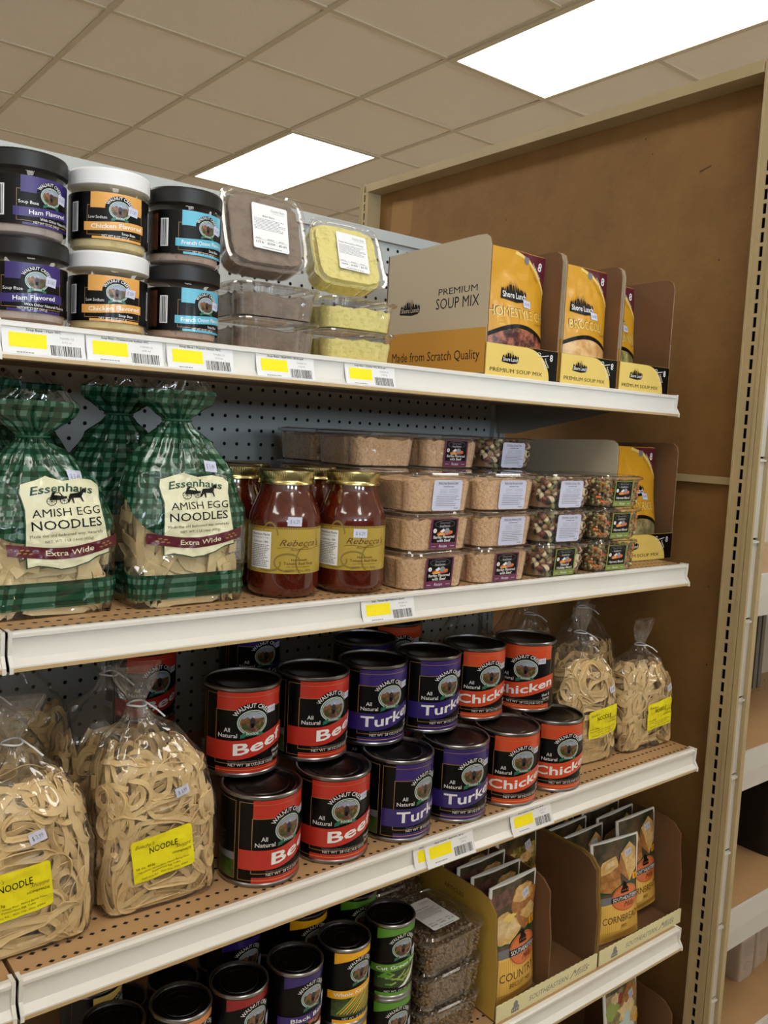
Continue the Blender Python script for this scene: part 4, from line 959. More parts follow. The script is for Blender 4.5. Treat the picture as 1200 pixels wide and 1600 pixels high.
def gingham_bag(prof, seed, zb, lab, rotl, stk, hide=False):
    def make():
        t = thing('gingham_noodle_bag'); B = Bag(prof, seed=seed, crink=.003, fold=.7)
        M = gingham_film('gingham_film_%d' % int(seed * 10), zb, (.010, .040), B.zm - .012)
        B.mesh(M, 'bag', t)
        B.noodles(NOODW, 'egg_noodles', t, 150 if not hide else 40, .0125, .070, 2.5, .006, min(.16, zb + .035), int(seed * 10), .70, .0016, .89)
        if lab:
            a = Art()
            o = [(-47, 6), (-44, 60), (-48, 84), (-46, 96), (-28, 101), (-15, 106), (-10, 103), (4, 98), (26, 100), (42, 96), (50, 88), (47, 70), (49, 40), (52, 12), (54, -12), (40, -14), (24, -22), (8, -27), (-8, -28), (-22, -23), (-34, -20), (-46, -22)]
            a.poly([(x * 1.03, y - 1.6 if y < 0 else y) for x, y in o], DG); a.poly(o, CREAM)
            a.text('Essenhaus', 1, 82, 12, DG, w=76, bold=.03, shear=.12, warp=lambda px, py: (px, py + 7 * math.cos(px / 30) - 6 - .04 * px))
            for cx, r in ((-13, 6.4), (2, 5.2)):          # buggy wheels
                q = [2 * PI * i / 20 for i in range(21)]; a.strip([(cx + r * math.cos(x), 70 + r * math.sin(x)) for x in q], [(cx + (r - .9) * math.cos(x), 70 + (r - .9) * math.sin(x)) for x in q], K)
                for k in range(4): a.rect(cx - r, 69.8, cx + r, 70.2, K, False, k * PI / 4)
            a.poly([(-16, 72), (-12, 83), (-2, 82), (2, 76), (6, 76), (6, 73), (-4, 71)], K); a.poly([(-10, 79), (-8, 81.5), (-3, 81), (-1, 77)], CREAM)
            a.poly([(8, 75), (10, 79), (20, 79.5), (25, 82), (27, 86), (30, 84), (31, 80), (27, 79), (25, 74), (27, 66), (25.5, 66), (23, 72), (14, 72.5), (14, 65), (12.4, 65), (11, 72), (7, 66), (6, 67)], K)
            a.text('AMISH EGG', 4, 48, 12, K, w=82, bold=.0); a.text('NOODLES', 3, 30, 13.5, K, w=84, bold=.012)
            a.text('Made the old fashioned way, naturally', 2, 19.6, 4.6, BRN, w=88); a.text('NET. WT. 1 LB (16oz) (455g)', 4, 11, 4.0, BRN, w=58)
            us = [-68 + 3 * i for i in range(46)]; c = lambda u: -3 - .9 * math.cos(u / 22) * 3 + .00125 * u * u
            a.strip([(u, c(u) + 8.4) for u in us], [(u, c(u) - 8.4) for u in us], BURG)
            a.text('Extra Wide', 4, -3.4, 8, CREAM, w=58, bold=.01, warp=lambda px, py: (px, py + c(px + 4)))
            for sx in (-1, 1):
                for k in range(5): a.ell(sx * (42 + k * 3.4), c(sx * (42 + k * 3.4)) + (2.2 if k % 2 else -2.2), 2.6, 1.1, GOLD, 10, up=k == 0)
            a.build('front_label', B.front(*lab, rotl, .0022, .93, .75), t, (3, 3), 0, .00032)
        if stk:
            a = Art(); sticker(a, 0, 0, 17, 13, '$ 3.49', -.1); a.build('price_sticker', B.front(*stk, lift=.002), t, (3, 3), 0, .0003)
        hw, hd, nn, cx, cy = B.at(B.zn); g = MB()
        g.tube([(cx + (hw + .004) * math.cos(q), cy + (hd + .004) * math.sin(q), B.zn) for q in [PI * 2.1 * i / 22 for i in range(23)]] + [(cx - .006, cy - hd - .012, B.zn + .012), (cx - .008, cy - hd - .016, B.zn + .026)], .0013, TIEG, 6); g.build('twist_tie', t, 60)
        return t
    return make
def prof_gingham(W, D, zn, nx, ny, flare, top):
    return [(0, W * .93, D * .9, 7, 0, 0), (.012, W * .98, D * .96, 6, 0, 0), (.06, W, D * 1.03, 4.2, 0, 0), (zn * .5, W * 1.04, D * 1.02, 3.4, 0, 0), (zn * .72, W * .88, D * .88, 2.8, nx * .3, ny * .3), (zn * .88, W * .52, D * .6, 2.3, nx * .75, ny * .7),
            (zn * .97, W * .24, D * .34, 2, nx, ny), (zn, .014, .012, 2, nx, ny), (zn + .010, .026, .018, 2, nx, ny), (zn + top * .45, flare * .92, .026, 2.2, nx, ny), (zn + top * .72, flare, .030, 2.1, nx, ny - .004), (zn + top, flare * .66, .024, 2.0, nx, ny - .010)]

# ------------------------------------------------------------------ pouches and display boxes
def pouch(name, W, H, body, art, edge, bulge=.02, top=.004, seed=1.0, back=None):
    """flat-topped pouch, thicker at the foot; art is drawn from the foot centre in millimetres"""
    def prof(x, z):
        k = max(0, 1 - (x / (W / 2)) ** 2); q = z / H
        th = lerp(bulge, top * .5, smooth((q - .25) / .7)) * (.35 + .65 * smooth(q / .12))
        w_ = Vector((x * 22 + seed, z * 22, seed)); amp = .0026 if q > .1 else .001
        return th * (k ** .6) + .0008 + amp * (noise.noise(w_) * k ** .4 + .4 * noise.noise(w_ * 2.7) * k)
    def shift(z): return .0 + .004 * math.sin(z * 16 + seed) * (z / H)
    def make():
        t = thing(name); g = MB(); nx, nz = 28, 34; rings = []
        for i in range(nz + 1):
            z = H * i / nz; row = []
            ww = W * (1 - .035 * math.sin(PI * min(1, z / H * 1.1)))
            for j in range(nx + 1): x = -ww / 2 + ww * j / nx; row.append((x, shift(z) - prof(x * W / ww, z), z))
            for j in range(nx, -1, -1): x = -ww / 2 + ww * j / nx; row.append((x, shift(z) + .6 * prof(x * W / ww, z) + .0006, z))
            rings.append(row)
        g.loft(rings, body, body, body); g.build('pouch', t, 60)
        def f(u, v, h):
            z = max(0, min(H, v * .001)); ww = W * (1 - .035 * math.sin(PI * min(1, z / H * 1.1)))
            x = u * .001 * ww / W
            return (x, shift(z) - prof(u * .001, z) - .0004 - h, z)
        art.build('front_print', f, t, (5, 5), 0, .00022)
        return t
    return make
def lunch_logo(a, cx, cy, s, dark=K, light=W_):
    R = random.Random(5); P = [(cx - 30 * s, cy - 7 * s)]
    x = -26
    while x < 26:
        h = 6 + 15 * math.exp(-((x + 2) / 13) ** 2) * R.uniform(.6, 1.1); w_ = R.uniform(2.2, 3.4)
        P += [(cx + (x - w_ / 2) * s, cy + 4 * s), (cx + (x - .35) * s, cy + (4 + h * .6) * s), (cx + x * s, cy + (4 + h) * s), (cx + (x + .35) * s, cy + (4 + h * .6) * s), (cx + (x + w_ / 2) * s, cy + 4 * s)]; x += w_
    P += [(cx + 27 * s, cy - 3 * s), (cx + 22 * s, cy - 8 * s), (cx + 4 * s, cy - 10.5 * s), (cx - 12 * s, cy - 9 * s)]
    a.poly(P, dark)
    a.text('Shore Lunch', cx, cy - 4.6 * s, 9.4 * s, dark, w=53 * s, bold=.075, shear=.06); a.text('Shore Lunch', cx, cy - 4.6 * s, 9.0 * s, light, w=51 * s, bold=.02, shear=.06)
def soup_pouch_art(W, H, title, photo, sub='Soup Mix', rnd='25', red=False):
    a = Art(); w2 = W / 2
    a.rect(-w2 + 1, 1, w2 - 1, H - 1, SLY)
    a.rect(-w2 + 1, 1, w2 - 1, 74, photo)
    us = [-w2 + 1 + (W - 2) * i / 24 for i in range(25)]
    c = lambda u: 76 + 6 * math.cos(u / 40) - .0012 * u * u * 2
    a.strip([(u, c(u) + 9) for u in us], [(u, c(u) - 4) for u in us], SLY); a.strip([(u, c(u)) for u in us], [(u, c(u) - 7) for u in us], K)
    a.poly([(-4, H - 1), (w2 - 1, H - 1), (w2 - 1, H - 58), (w2 - 12, H - 40), (w2 - 26, H - 22), (w2 - 44, H - 9)], BURG)
    us = [(-4, H - 1), (w2 - 44, H - 9), (w2 - 26, H - 22), (w2 - 12, H - 40), (w2 - 1, H - 58)]; a.strip(us, [(x - 2, y - 5) for x, y in us], SLP)
    a.text('8', w2 - 16, H - 24, 14, W_, bold=.04, rot=-.2); a.text('hearty servings', w2 - 24, H - 26, 3.6, W_, w=30, rot=-.85)
    a.text('Makes 1/2 Gallon', w2 - 33, H - 33, 3, BRN, w=30, rot=-.8)
    a.ell(w2 - 50, H - 13, 6, 6, GREY, 20); a.rect(w2 - 56, H - 13, w2 - 44, H - 7, GREY, False)
    if red: a.poly([(-52, 132), (-40, 152), (-22, 140), (-20, 128), (-44, 122)], DRED); a.text('New', -36, 134, 7, YEL, rot=-.3, shear=.3)
    lunch_logo(a, -8, 128, 1.12)
    a.text(title, 0, 92, 16, W_, w=min(W - 12, len(title) * 11.0), bold=.02); a.text(title, -.7, 92.7, 16, BRN, w=min(W - 12, len(title) * 11.0), bold=-.012); a.text(title, 0, 92, 15.4, SLP, w=min(W - 13, len(title) * 10.9), bold=.0)
    a.text(sub, w2 - 20, 85, 4, BRN, w=24)
    a.ell(-w2 + 13, 34, 11, 11, BADGE, 24); a.text(rnd, -w2 + 13, 30, 8, W_, w=13)
    sticker(a, 22, 117, 19, 12, '$ 4.89', -.05)
    return a
def lunch_box(W, D, H, wall_l=True):
    def make():
        t = thing('display_box'); th = .003
        g = MB()
        g.box(0, W, 0, D, 0, .003, KRAFT); g.box(0, W, D - th, D, .003, H * .97, KRAFT); g.build('tray', t, 0)
        out = [(0, .003), (D - th, .003), (D - th, H * .97), (.03, H), (.012, H - .001), (.004, H - .006), (0, H - .018)]
        for x, outer in ((0, -1), (W - th, 1)):
            g = MB(); g.prism(out, 'x', x + .0006, x + th - .0006, KRAFT); xo = x if outer < 0 else x + th - .0006
            g.prism(out, 'x', xo, xo + .0006, WBOARD); xi = x + th - .0006 if outer < 0 else x; g.prism(out, 'x', xi, xi + .0006, KRAFT)
            if outer < 0:
                a = Art(); h = H * 1000; d = D * 1000
                a.rect(-d, 4, -1, h * .34, OCHRE)
                a.text('Made from Scratch Quality', -d * .48, h * .115, h * .075, K, w=d * .86, bold=.02)
                lunch_logo(a, -d * .74, h * .52, .92, K, WBOARD); a.text('PREMIUM', -d * .28, h * .605, h * .05, K, w=d * .36); a.text('SOUP MIX', -d * .28, h * .50, h * .085, K, w=d * .40, bold=.01)
                wl = g.build('side_wall', t, 0)
                a.build('side_print', on_plane((x, 0, 0), (0, -1, 0), (0, 0, 1)), wl)
            else:
                a = Art(); a.rect(1, 4, D * 1000, H * 340, OCHRE); wl = g.build('side_wall', t, 0); a.build('side_print', on_plane((x + th, 0, 0), (0, 1, 0), (0, 0, 1)), wl)
        g = MB(); g.box(0, W, -.0012, .0012, 0, .050, YBOARD); g.build('front_flap', t, 0)
        a = Art(); w = W * 1000
        a.rect(1, .5, w - 1, 49.5, SLP); q = [(w * .54 + w * .34 * math.sin(PI / 2 * i / 12), 49.5 * math.cos(PI / 2 * i / 12) ** 1.0) for i in range(13)]
        a.poly([(w - 1, 49.5)] + q[:-1] + [(w * .88, .5), (w - 1, .5)], K)
        lunch_logo(a, w * .33, 28, .68); a.text('PREMIUM SOUP MIX', w * .42, 7, 6.4, K, w=w * .72, bold=.005)
        a.text('8', w * .90, 33, 11, W_, bold=.03, rot=.0); a.text('hearty', w * .83, 28, 4, W_, w=17, rot=-1.0, bold=.02); a.text('servings', w * .79, 25, 4, W_, w=20, rot=-1.0, bold=.02, up=False)
        qs = [2 * PI * i / 12 for i in range(13)]; a.strip([(w * .72 + 4.6 * math.cos(x), 42 + 3 * math.sin(x)) for x in qs], [(w * .72 + 3.6 * math.cos(x), 42 + 2 * math.sin(x)) for x in qs], W_); a.rect(w * .745, 39.4, w * .86, 40.6, W_, rot=.15)
        a.build('front_print', on_plane((0, -.0013, 0)), t)
        return t
    return make
def lump(cx, cy, rx, ry, seed, irr=.16, n=22):
    return [(cx + rx * (1 + irr * noise.noise(Vector((seed, 2 * math.cos(q), 2 * math.sin(q))))) * math.cos(q), cy + ry * (1 + irr * noise.noise(Vector((seed, 2 * math.cos(q), 2 * math.sin(q))))) * math.sin(q)) for q in [2 * PI * i / n for i in range(n)]]
def mill_pouch_art(words, food, W=120, H=195):
    a = Art(); w2 = W / 2
    a.rect(-w2 + 1, 1, w2 - 1, H - 1, PAPER); a.rect(-w2 + 7, 1, w2 - 5, 78, SEY)
    a.up()
    for i in range(26): a.rect(-w2 + 7 + i * 4.2, 1, -w2 + 8.4 + i * 4.2, 74, SEY2, False)
    a.rect(-w2 + 7, 78, w2 - 5, H - 3, PHOTO_B); a.rect(-w2 + 7, 78, w2 - 5, 92, GREY); a.poly([(-w2 + 7, 96), (w2 - 5, 104), (w2 - 5, 112), (-w2 + 7, 110)], DG, False)
    if food == 'biscuit':
        a.poly(lump(-30, 172, 26, 15, 1.2, .5), PHOTO_T)
        a.poly(lump(28, 152, 34, 34, 2.3, .3), PH_BROWN); a.poly(lump(24, 170, 24, 14, 3.1, .5), PH_GOLD); a.poly(lump(34, 136, 20, 12, 4.4, .5), PH_GOLD)
        a.poly(lump(-22, 124, 34, 24, 5.7, .3), PH_GOLD); a.poly(lump(-24, 126, 28, 17, 6.1, .5), PH_PALE); a.poly(lump(-12, 140, 12, 6, 7.3, .6), SLP)
    elif food == 'corn':
        a.poly([(-54, 106), (-50, 134), (-34, 160), (0, 166), (8, 142), (6, 112), (-20, 99)], PH_BROWN); a.poly([(-50, 134), (-34, 160), (0, 166), (6, 146), (-22, 138)], PH_GOLD)
        a.poly([(2, 138), (12, 168), (34, 188), (50, 172), (52, 134), (28, 112)], PH_GOLD); a.poly([(2, 138), (12, 168), (20, 150), (28, 112)], PH_BROWN)
        a.poly([(-30, 146), (-26, 156), (-6, 160), (-4, 150)], PH_PALE)
    elif food == 'pasta':
        a.rect(-w2 + 7, 92, w2 - 5, 170, PHOTO_P)
        for i in range(9): R = random.Random(i); a.poly(lump(R.uniform(-40, 40), R.uniform(106, 160), 12, 7, i, .7), (PH_GOLD, PHOTO_P, PH_PALE)[i % 3])
    else:
        a.rect(-w2 + 7, 92, w2 - 5, 190, PHOTO_W)
        for i, (cx, cy, r, M) in enumerate(((-34, 160, 18, SAL), (-24, 178, 12, PH_PALE), (-4, 172, 11, DRED), (24, 166, 26, PH_BROWN), (8, 142, 24, PH_PALE), (4, 118, 26, PALE), (36, 128, 16, PH_GOLD))): a.poly(lump(cx, cy, r * 1.15, r * .85, i * 1.7, .55), M)
    a.ell(16, 84, 36, 25, SEO, 36); a.ell(16, 84, 34.6, 23.6, BRN, 36); a.ell(16, 84, 34, 23, SEO, 36)
    mill_icon(a, 14, 94, .9, K)
    a.rect(-20, 79, 50, 90, GREY, rot=.0); a.rect(-20, 80, 50, 89, K, rot=.0); a.text('SOUTHEASTERN', 15, 81.2, 7, W_, w=66, bold=.015); a.text('Mills', 22, 67, 10, K, w=28, shear=.6)
    a.text(words[0], 4, 40, 14, BRN, w=88, bold=.0, shear=.08); a.text(words[1], 8, 27, 8, BRN, w=min(64, len(words[1]) * 5), shear=.08)
    a.rect(w2 - 20, 112, w2 - 5, 124, YEL); a.text('E', w2 - 12, 114, 8, K)
    sticker(a, 30, 168, 17, 14, '$ 1.89', .25)
    return a
def mill_icon(a, cx, cy, s, M):
    P = lambda q: [(cx + x * s, cy + y * s) for x, y in q]
    a.poly(P([(-12, 0), (-12, 8), (-6, 13), (-6, 19), (0, 24), (6, 19), (6, 13), (10, 10), (10, 0)]), M)
    a.up()
    for i in range(4): a.rect(cx + (-9 + i * 5) * s, cy + 4 * s, cx + (-7.4 + i * 5) * s, cy + 7 * s, SEO if M == K else CREAM, False)
def mill_box(split):
    def make():
        t = thing('display_box'); W, D, H = .252, .22, .196; th = .003
        g = MB(); g.box(0, W, 0, D, 0, .003, KRAFT); g.box(0, W, D - th, D, .003, H, KRAFT); g.build('tray', t, 0)
        out = [(.004, .003), (D - th, .003), (D - th, H), (.05, H), (.028, H - .006), (.012, H - .022), (.010, H - .06), (.004, H - .1)]
        for k, x in enumerate((0, W / 2, W - th)):
            if k == 1 and not split: continue
            g = MB(); g.prism(out, 'x', x + .0006, x + th, KRAFT); g.prism(out, 'x', x, x + .0006, YBOARD if k == 0 else KRAFT); wl = g.build('side_wall' if k != 1 else 'divider', t, 0)
            if k == 0:
                a = Art(); a.text('ARTICLES', -110, H * 860, 7, BRN, w=46, bold=.02); a.build('side_print', on_plane((x, 0, 0), (0, -1, 0), (0, 0, 1)), wl)
        g = MB(); pts = [(0, 0)] + [(W * i / 24, 0) for i in range(1, 25)] + [(W, .027)] + [(W - W * i / 40, .0270 + .0012 * (i % 2)) for i in range(1, 40)] + [(0, .027)]
        g.prism(pts, 'y', -.0010, .0012, CREAMB); g.build('front_flap', t, 0)
        a = Art(); w = W * 1000; mill_icon(a, 44, 4, .82, GREY); a.text('SOUTHEASTERN', 125, 9, 9, GREY, w=98, shear=.2); a.text('Mills', 204, 8, 13, GREY, w=52, shear=.7)
        a.build('front_print', on_plane((0, -.0011, 0)), t)
        return t
    return make
CREAMB = mat('cardboard_cream', (226, 218, 170), .6)

# ------------------------------------------------------------------ top shelf
Z1, Z2, Z3, Z4, Z5 = (S[i][0] + .0006 for i in (1, 2, 3, 4, 5))
for k, x, y, deg, up, lab in (('ham', .285, .999, 8, 0, 'purple-labelled ham soup base jar with black lid, lower of the stacked pair'), ('ham', .284, 1.003, 30, 1, 'purple-labelled ham soup base jar with black lid, upper of the stacked pair'),
                              ('chk', .378, 1.000, 5, 0, 'amber-labelled chicken soup base jar with white lid, lower of the pair'), ('chk', .377, 1.000, 8, 1, 'amber-labelled chicken soup base jar with white lid, upper of the pair'),
                              ('fo', .471, 1.002, 33, 0, 'blue-labelled French onion soup base jar, lower of the stacked pair'), ('fo', .472, 1.004, 31, 1, 'blue-labelled French onion soup base jar, upper of the stacked pair')):
    put('jar' + k, JARS[k], lab, 'jar', (x, y, Z1 + up * .0893), facing(x, y, deg), 'soup base jars on the top shelf')
bp, cp = base_tub(BEEFP, 1.0), base_tub(CHKP, 2.0)
g_ = 'clear soup base tubs on the top shelf'
for k, mk, x, y, rz, lab in (('beef', bp, .597, 1.026, -.10, 'grey-brown'), ('chk', cp, .732, 1.030, -.08, 'pale yellow')):
    for r, w_ in ((0, 'lying flat, bottom of its stack'), (1, 'lying flat under the upright tub')):
        put(k + '_tub', mk, 'clear tub of %s powder %s' % (lab, w_), 'tub', (x - .002 * r, y, Z1 + r * TH * .78), rz + .02 * r, g_, (.95, .98, .78))
put('beef_tub_top', base_tub(BEEFP, 3.0, 'Beef Base', ('0.73 lb', '$3.55/lb', '$2.60')), 'clear tub of grey-brown powder standing on edge, white label facing out', 'tub', (.579, 1.022, Z1 + 2 * TH * .78 + .0535), (1.22, 0, -.10), g_, (.88, .84, .76))
put('chk_tub_top', base_tub(CHKP, 4.0, 'Chicken Flavored Base W/Parsley', ('0.64 lb', '$4.29/lb', '$2.75')), 'clear tub of pale yellow powder standing on edge, white label facing out', 'tub', (.716, 1.030, Z1 + 2 * TH * .78 + .0465), (1.18, 0, -.05), g_, (.88, .75, .72))
BX = (.952, 1.128, 1.287)
for i, (x, W) in enumerate(zip(BX, (.168, .152, .152))):
    put('lbox%d' % i, lunch_box(W, .25, .214), ('white and ochre soup mix display box beside the yellow powder tubs', 'middle soup mix display box on the top shelf holding the chowder pouch', 'soup mix display box at the right end of the top shelf')[i], 'box', (x, .957, Z1), 0, 'soup mix display boxes')
SP = {'home': pouch('soup_mix_pouch', .146, .200, SLY, soup_pouch_art(146, 200, 'HOMESTYLE CH', PHOTO_R), SLY, .022, seed=1.3), 'broc': pouch('soup_mix_pouch', .138, .200, SLY, soup_pouch_art(138, 200, 'BROCCOLI', PHOTO_C), SLY, .022, seed=2.6),
      'noodle': pouch('soup_mix_pouch', .138, .200, SLY, soup_pouch_art(138, 200, 'CHICKEN NN', PHOTO_N), SLY, .020, seed=3.9), 'rice': pouch('soup_mix_pouch', .150, .212, SLY, soup_pouch_art(150, 212, 'WILD RICE', PHOTO_W, rnd='20', red=True), SLY, .024, seed=5.1)}
g_ = 'yellow soup mix pouches'
put('home', SP['home'], 'yellow soup mix pouch showing dark red-brown stew photo, in first box', 'pouch', (1.036, .984, Z1 + .0035), (-.03, 0, .03), g_)
put('broc', SP['broc'], 'yellow soup mix pouch showing creamy beige chowder photo, in middle box', 'pouch', (1.203, .984, Z1 + .0035), (-.03, 0, 0), g_)
put('noodle', SP['noodle'], 'yellow soup mix pouch showing olive noodle photo, in right-hand box', 'pouch', (1.360, 1.030, Z1 + .0035), (-.03, 0, .05), g_)
put('home', SP['home'], 'yellow soup mix pouch tucked behind the dark stew pouch in first box', 'pouch', (1.036, 1.050, Z1 + .0035), (-.05, 0, .0), g_)
put('broc', SP['broc'], 'yellow soup mix pouch tucked behind the chowder pouch in middle box', 'pouch', (1.203, 1.048, Z1 + .0035), (-.05, 0, 0), g_)

# ------------------------------------------------------------------ second shelf
g_ = 'green gingham noodle bags'
GA = prof_gingham(.077, .046, .222, -.004, .008, .046, .048); GB = prof_gingham(.077, .046, .196, -.006, .012, .050, .052)
put('gb_r', gingham_bag(GA, 1.1, .084, (-.002, .082), .03, (.020, .168)), 'green gingham egg noodle bag standing beside the red soup jars', 'noodle bag', (.470, .988, Z2), .04, g_)
put('gb_l', gingham_bag(GB, 2.3, .082, (.010, .076), .05, (.026, .154)), 'green gingham egg noodle bag at the left edge, its top slumped', 'noodle bag', (.304, .994, Z2), .06, g_)
gh = gingham_bag(prof_gingham(.074, .044, .226, .002, 0, .046, .048), 3.7, .100, None, 0, None, True)
for x, y, rz, lab in ((.256, 1.100, .0, 'green gingham noodle bag behind at far left, only its frilled top showing'), (.340, 1.205, -.1, 'green gingham noodle bag in shadow between the two front bags'), (.430, 1.098, .0, 'green gingham noodle bag directly behind the right front gingham bag')):
    put('gb_h', gh, lab, 'noodle bag', (x, y, Z2), rz, g_)
g_ = 'gold-lidded tomato soup jars'
for key, sy, x, y, deg, lab in (('sj1', 75, .612, .971, -6, 'gold-lidded tomato soup jar in front beside the gingham bag'), ('sj2', 56, .713, .959, -6, 'gold-lidded tomato soup jar in front beside the powder tubs'),
                         ('sj1', 75, .590, 1.074, 30, 'gold-lidded tomato soup jar behind, half hidden by the gingham bag'), ('sj1', 75, .652, 1.152, 20, 'gold-lidded tomato soup jar at the back, only its lid showing between others'), ('sj1', 75, .716, 1.068, 24, 'gold-lidded tomato soup jar right behind the gap of the two front jars')):
    put(key, sauce_jar(sy), lab, 'jar', (x, y, Z2), facing(x, y, deg), g_)
CX = (.832, .969, 1.106, 1.246); Y0 = .9640
g_ = 'clear soup starter tubs'
rows = (('barley', ('barley', 'barley', 'rbarley')), ('barley', ('barley', 'rbarley', 'rbarley')), ('beans', ('holiday', 'rbean', 'rbean')), ('lentils', ('harvest', 'harvest', 'harvest')))
pos = ('bottom', 'middle', 'top'); lb = {'barley': 'plum and black label', 'rbarley': 'white recipe label', 'holiday': 'green and black label', 'rbean': 'white recipe label', 'harvest': 'olive and black label'}
nm = ('tan barley mix tub next to the soup jars', 'tan barley mix tub next to the bean column', 'clear tub of mixed beans', 'tub of green and orange lentils')
dx = ((0, 0), (.003, -.001), (.001, -.002)); 
for c, (fill, labs) in enumerate(rows):
    for r, l in enumerate(labs):
        put(fill + l, tub(fill, l), '%s, %s tier, %s' % (nm[c], pos[r], lb[l]), 'tub', (CX[c] + dx[r][0], Y0 + dx[r][1], Z2 + r * TH), .02 * ((c + r) % 3 - 1), g_)
back = [(.986, 1.108, 3, 'barley', 'barley', 'clear tub of tan barley mix alone on the fourth tier, plum label'), (1.124, 1.110, 3, 'beans', 'rbean', 'clear tub of mixed beans alone on the fourth tier, white recipe label'),
        (.848, 1.112, 3, 'barley', 'none', 'unlabelled clear tub in shadow on the fourth tier, beside the labelled barley tub'), (.862, 1.250, 3, 'barley', 'none', 'unlabelled clear tub in deepest shadow, leftmost on the fourth tier')]
for x, y, k, f, l, lab in back:
    put(f + l, tub(f, l), lab, 'tub', (x, y, Z2 + k * TH), 0, g_)
    for r in range(3):
        put(f + 'none', tub(f, 'none'), 'clear tub of soup mix hidden in the rear stacks under the fourth tier', 'tub', (x, y, Z2 + r * TH), 0, 'rear stacks of soup starter tubs')
put('lbox_r', lunch_box(.192, .25, .226), 'soup mix display box at right end of the second shelf, behind lentil tubs', 'box', (1.3155, .966, Z2), 0, 'soup mix display boxes')
for i, lab in enumerate(('yellow soup mix pouch with wild rice photo and red flash, front of its box', 'yellow soup mix pouch just behind the wild rice pouch, burgundy corner showing', 'yellow soup mix pouch farther back behind the wild rice pouch', 'rearmost yellow soup mix pouch behind the wild rice pouch')):
    put('rice', SP['rice'], lab, 'pouch', (1.413 - (.010 if i else 0), .996 + i * .052, Z2 + .0035), (-.04, 0, 0), 'yellow soup mix pouches')

# ------------------------------------------------------------------ third shelf
g_ = 'clear bags of egg noodles'
PA = prof_clear(.072, .046, .232, -.020, .030, .05); PB = prof_clear(.076, .048, .214, -.004, .034, .05); PR = prof_clear(.068, .046, .225, .0, .026, .05); PR2 = prof_clear(.078, .045, .186, .014, .026, .05)
put('nb_r', clear_bag(PA, 1.7, 215, .0062, .178, (-.004, .068, .12), (.018, .138, .25)), 'clear egg noodle bag with yellow label beside the stacked beef tins', 'noodle bag', (.420, .937, Z3), -.05, g_)
put('nb_l', clear_bag(PB, 2.9, 215, .0072, .170, (-.012, .073, .10), (.010, .128, .28)), 'clear egg noodle bag with yellow label at the left edge of the third shelf', 'noodle bag', (.263, .932, Z3), -.04, g_)
put('nb_1', clear_bag(PR, 4.1, 125, .0092, .176, (.016, .075, .12), (.040, .130, .2), length=.13, curl=34), 'clear egg noodle bag with yellow label beside the stacked chicken tins', 'noodle bag', (1.230, .950, Z3), -.10, g_)
put('nb_2', clear_bag(PR2, 5.3, 150, .0085, .150, (.016, .066, .10), (.046, .112, .3), length=.13, curl=38), 'clear egg noodle bag with yellow label at the right end of the third shelf', 'noodle bag', (1.384, .938, Z3), -.04, g_)
ph = clear_bag(prof_clear(.074, .046, .236, .0, .030, .052), 6.1, 120, .0075, .165, None, None)
for x, y, rz, lab in ((.258, 1.048, .0, 'clear egg noodle bag behind the left edge bag, second row'), (.412, 1.058, -.1, 'clear egg noodle bag in shadow behind the bag beside the beef tins'), (.330, 1.180, .0, 'clear egg noodle bag farthest back at left, mostly in shadow'),
                      (1.225, 1.065, .0, 'clear egg noodle bag in second row behind the right-hand chicken tins'), (1.378, 1.062, .0, 'clear egg noodle bag in second row behind the right end bag'), (1.340, 1.190, .0, 'clear egg noodle bag farthest back at right, crumpled top by the pegboard'), (1.186, 1.195, .0, 'clear egg noodle bag crumpled in shadow behind the chicken tins')):
    put('nb_h', ph, lab, 'noodle bag', (x, y, Z3), rz, g_)
HT = .1163
cans = [('beef', .556, .913, 42, 0, 'red-banded beef tin on the shelf beside the clear noodle bag'), ('beef', .666, .911, 21, 0, 'red-banded beef tin on the shelf next to the purple turkey tins'),
        ('turk', .778, .909, 50, 0, 'purple-banded turkey tin on the shelf next to the beef tins'), ('turk', .889, .908, 34, 0, 'purple-banded turkey tin on the shelf next to the chicken tins'),
        ('chik', .997, .903, 32, 0, 'orange-banded chicken tin on the shelf next to the turkey tins'), ('chik', 1.103, .901, 33, 0, 'orange-banded chicken tin on the shelf next to the noodle bags'),
        ('beef', .560, .978, 15, 1, 'red-banded beef tin on the upper tier, nearest the clear noodle bag'), ('beef', .668, .972, 34, 1, 'red-banded beef tin on the upper tier next to the turkey tins'),
        ('turk', .776, .975, 32, 1, 'purple-banded turkey tin on the upper tier next to the beef tins'), ('turk', .882, .972, 41, 1, 'purple-banded turkey tin on the upper tier next to the chicken tins'),
        ('chik', .986, .976, 34, 1, 'orange-banded chicken tin on the upper tier next to the turkey tins'), ('chik', 1.093, .962, 2, 1, 'orange-banded chicken tin on the upper tier facing straight out')]
MK = {'beef': BEEF, 'turk': TURK, 'chik': CHIK}
for k, x, y, d, lv, lab in cans: put(k, MK[k], lab, 'tin', (x, y, Z3 + lv * HT), facing(x, y, d), 'soup tins on the third shelf')
rear = [('beef', .512, 1.195, 30, 1, 'red-banded beef tin at the back behind the clear noodle bag'), ('turk', .728, 1.250, 30, 1, 'purple-banded turkey tin barely visible in shadow at the back'), ('turk', .846, 1.086, 30, 1, 'purple-banded turkey tin behind the upper turkey tins, dark lid showing'),
        ('chik', .975, 1.170, 20, 1, 'orange-banded chicken tin in shadow under the tomato soup price tag'), ('beef', 1.050, 1.260, 25, 1, 'red-banded tin in deepest shadow at the back, right of the price tag')]
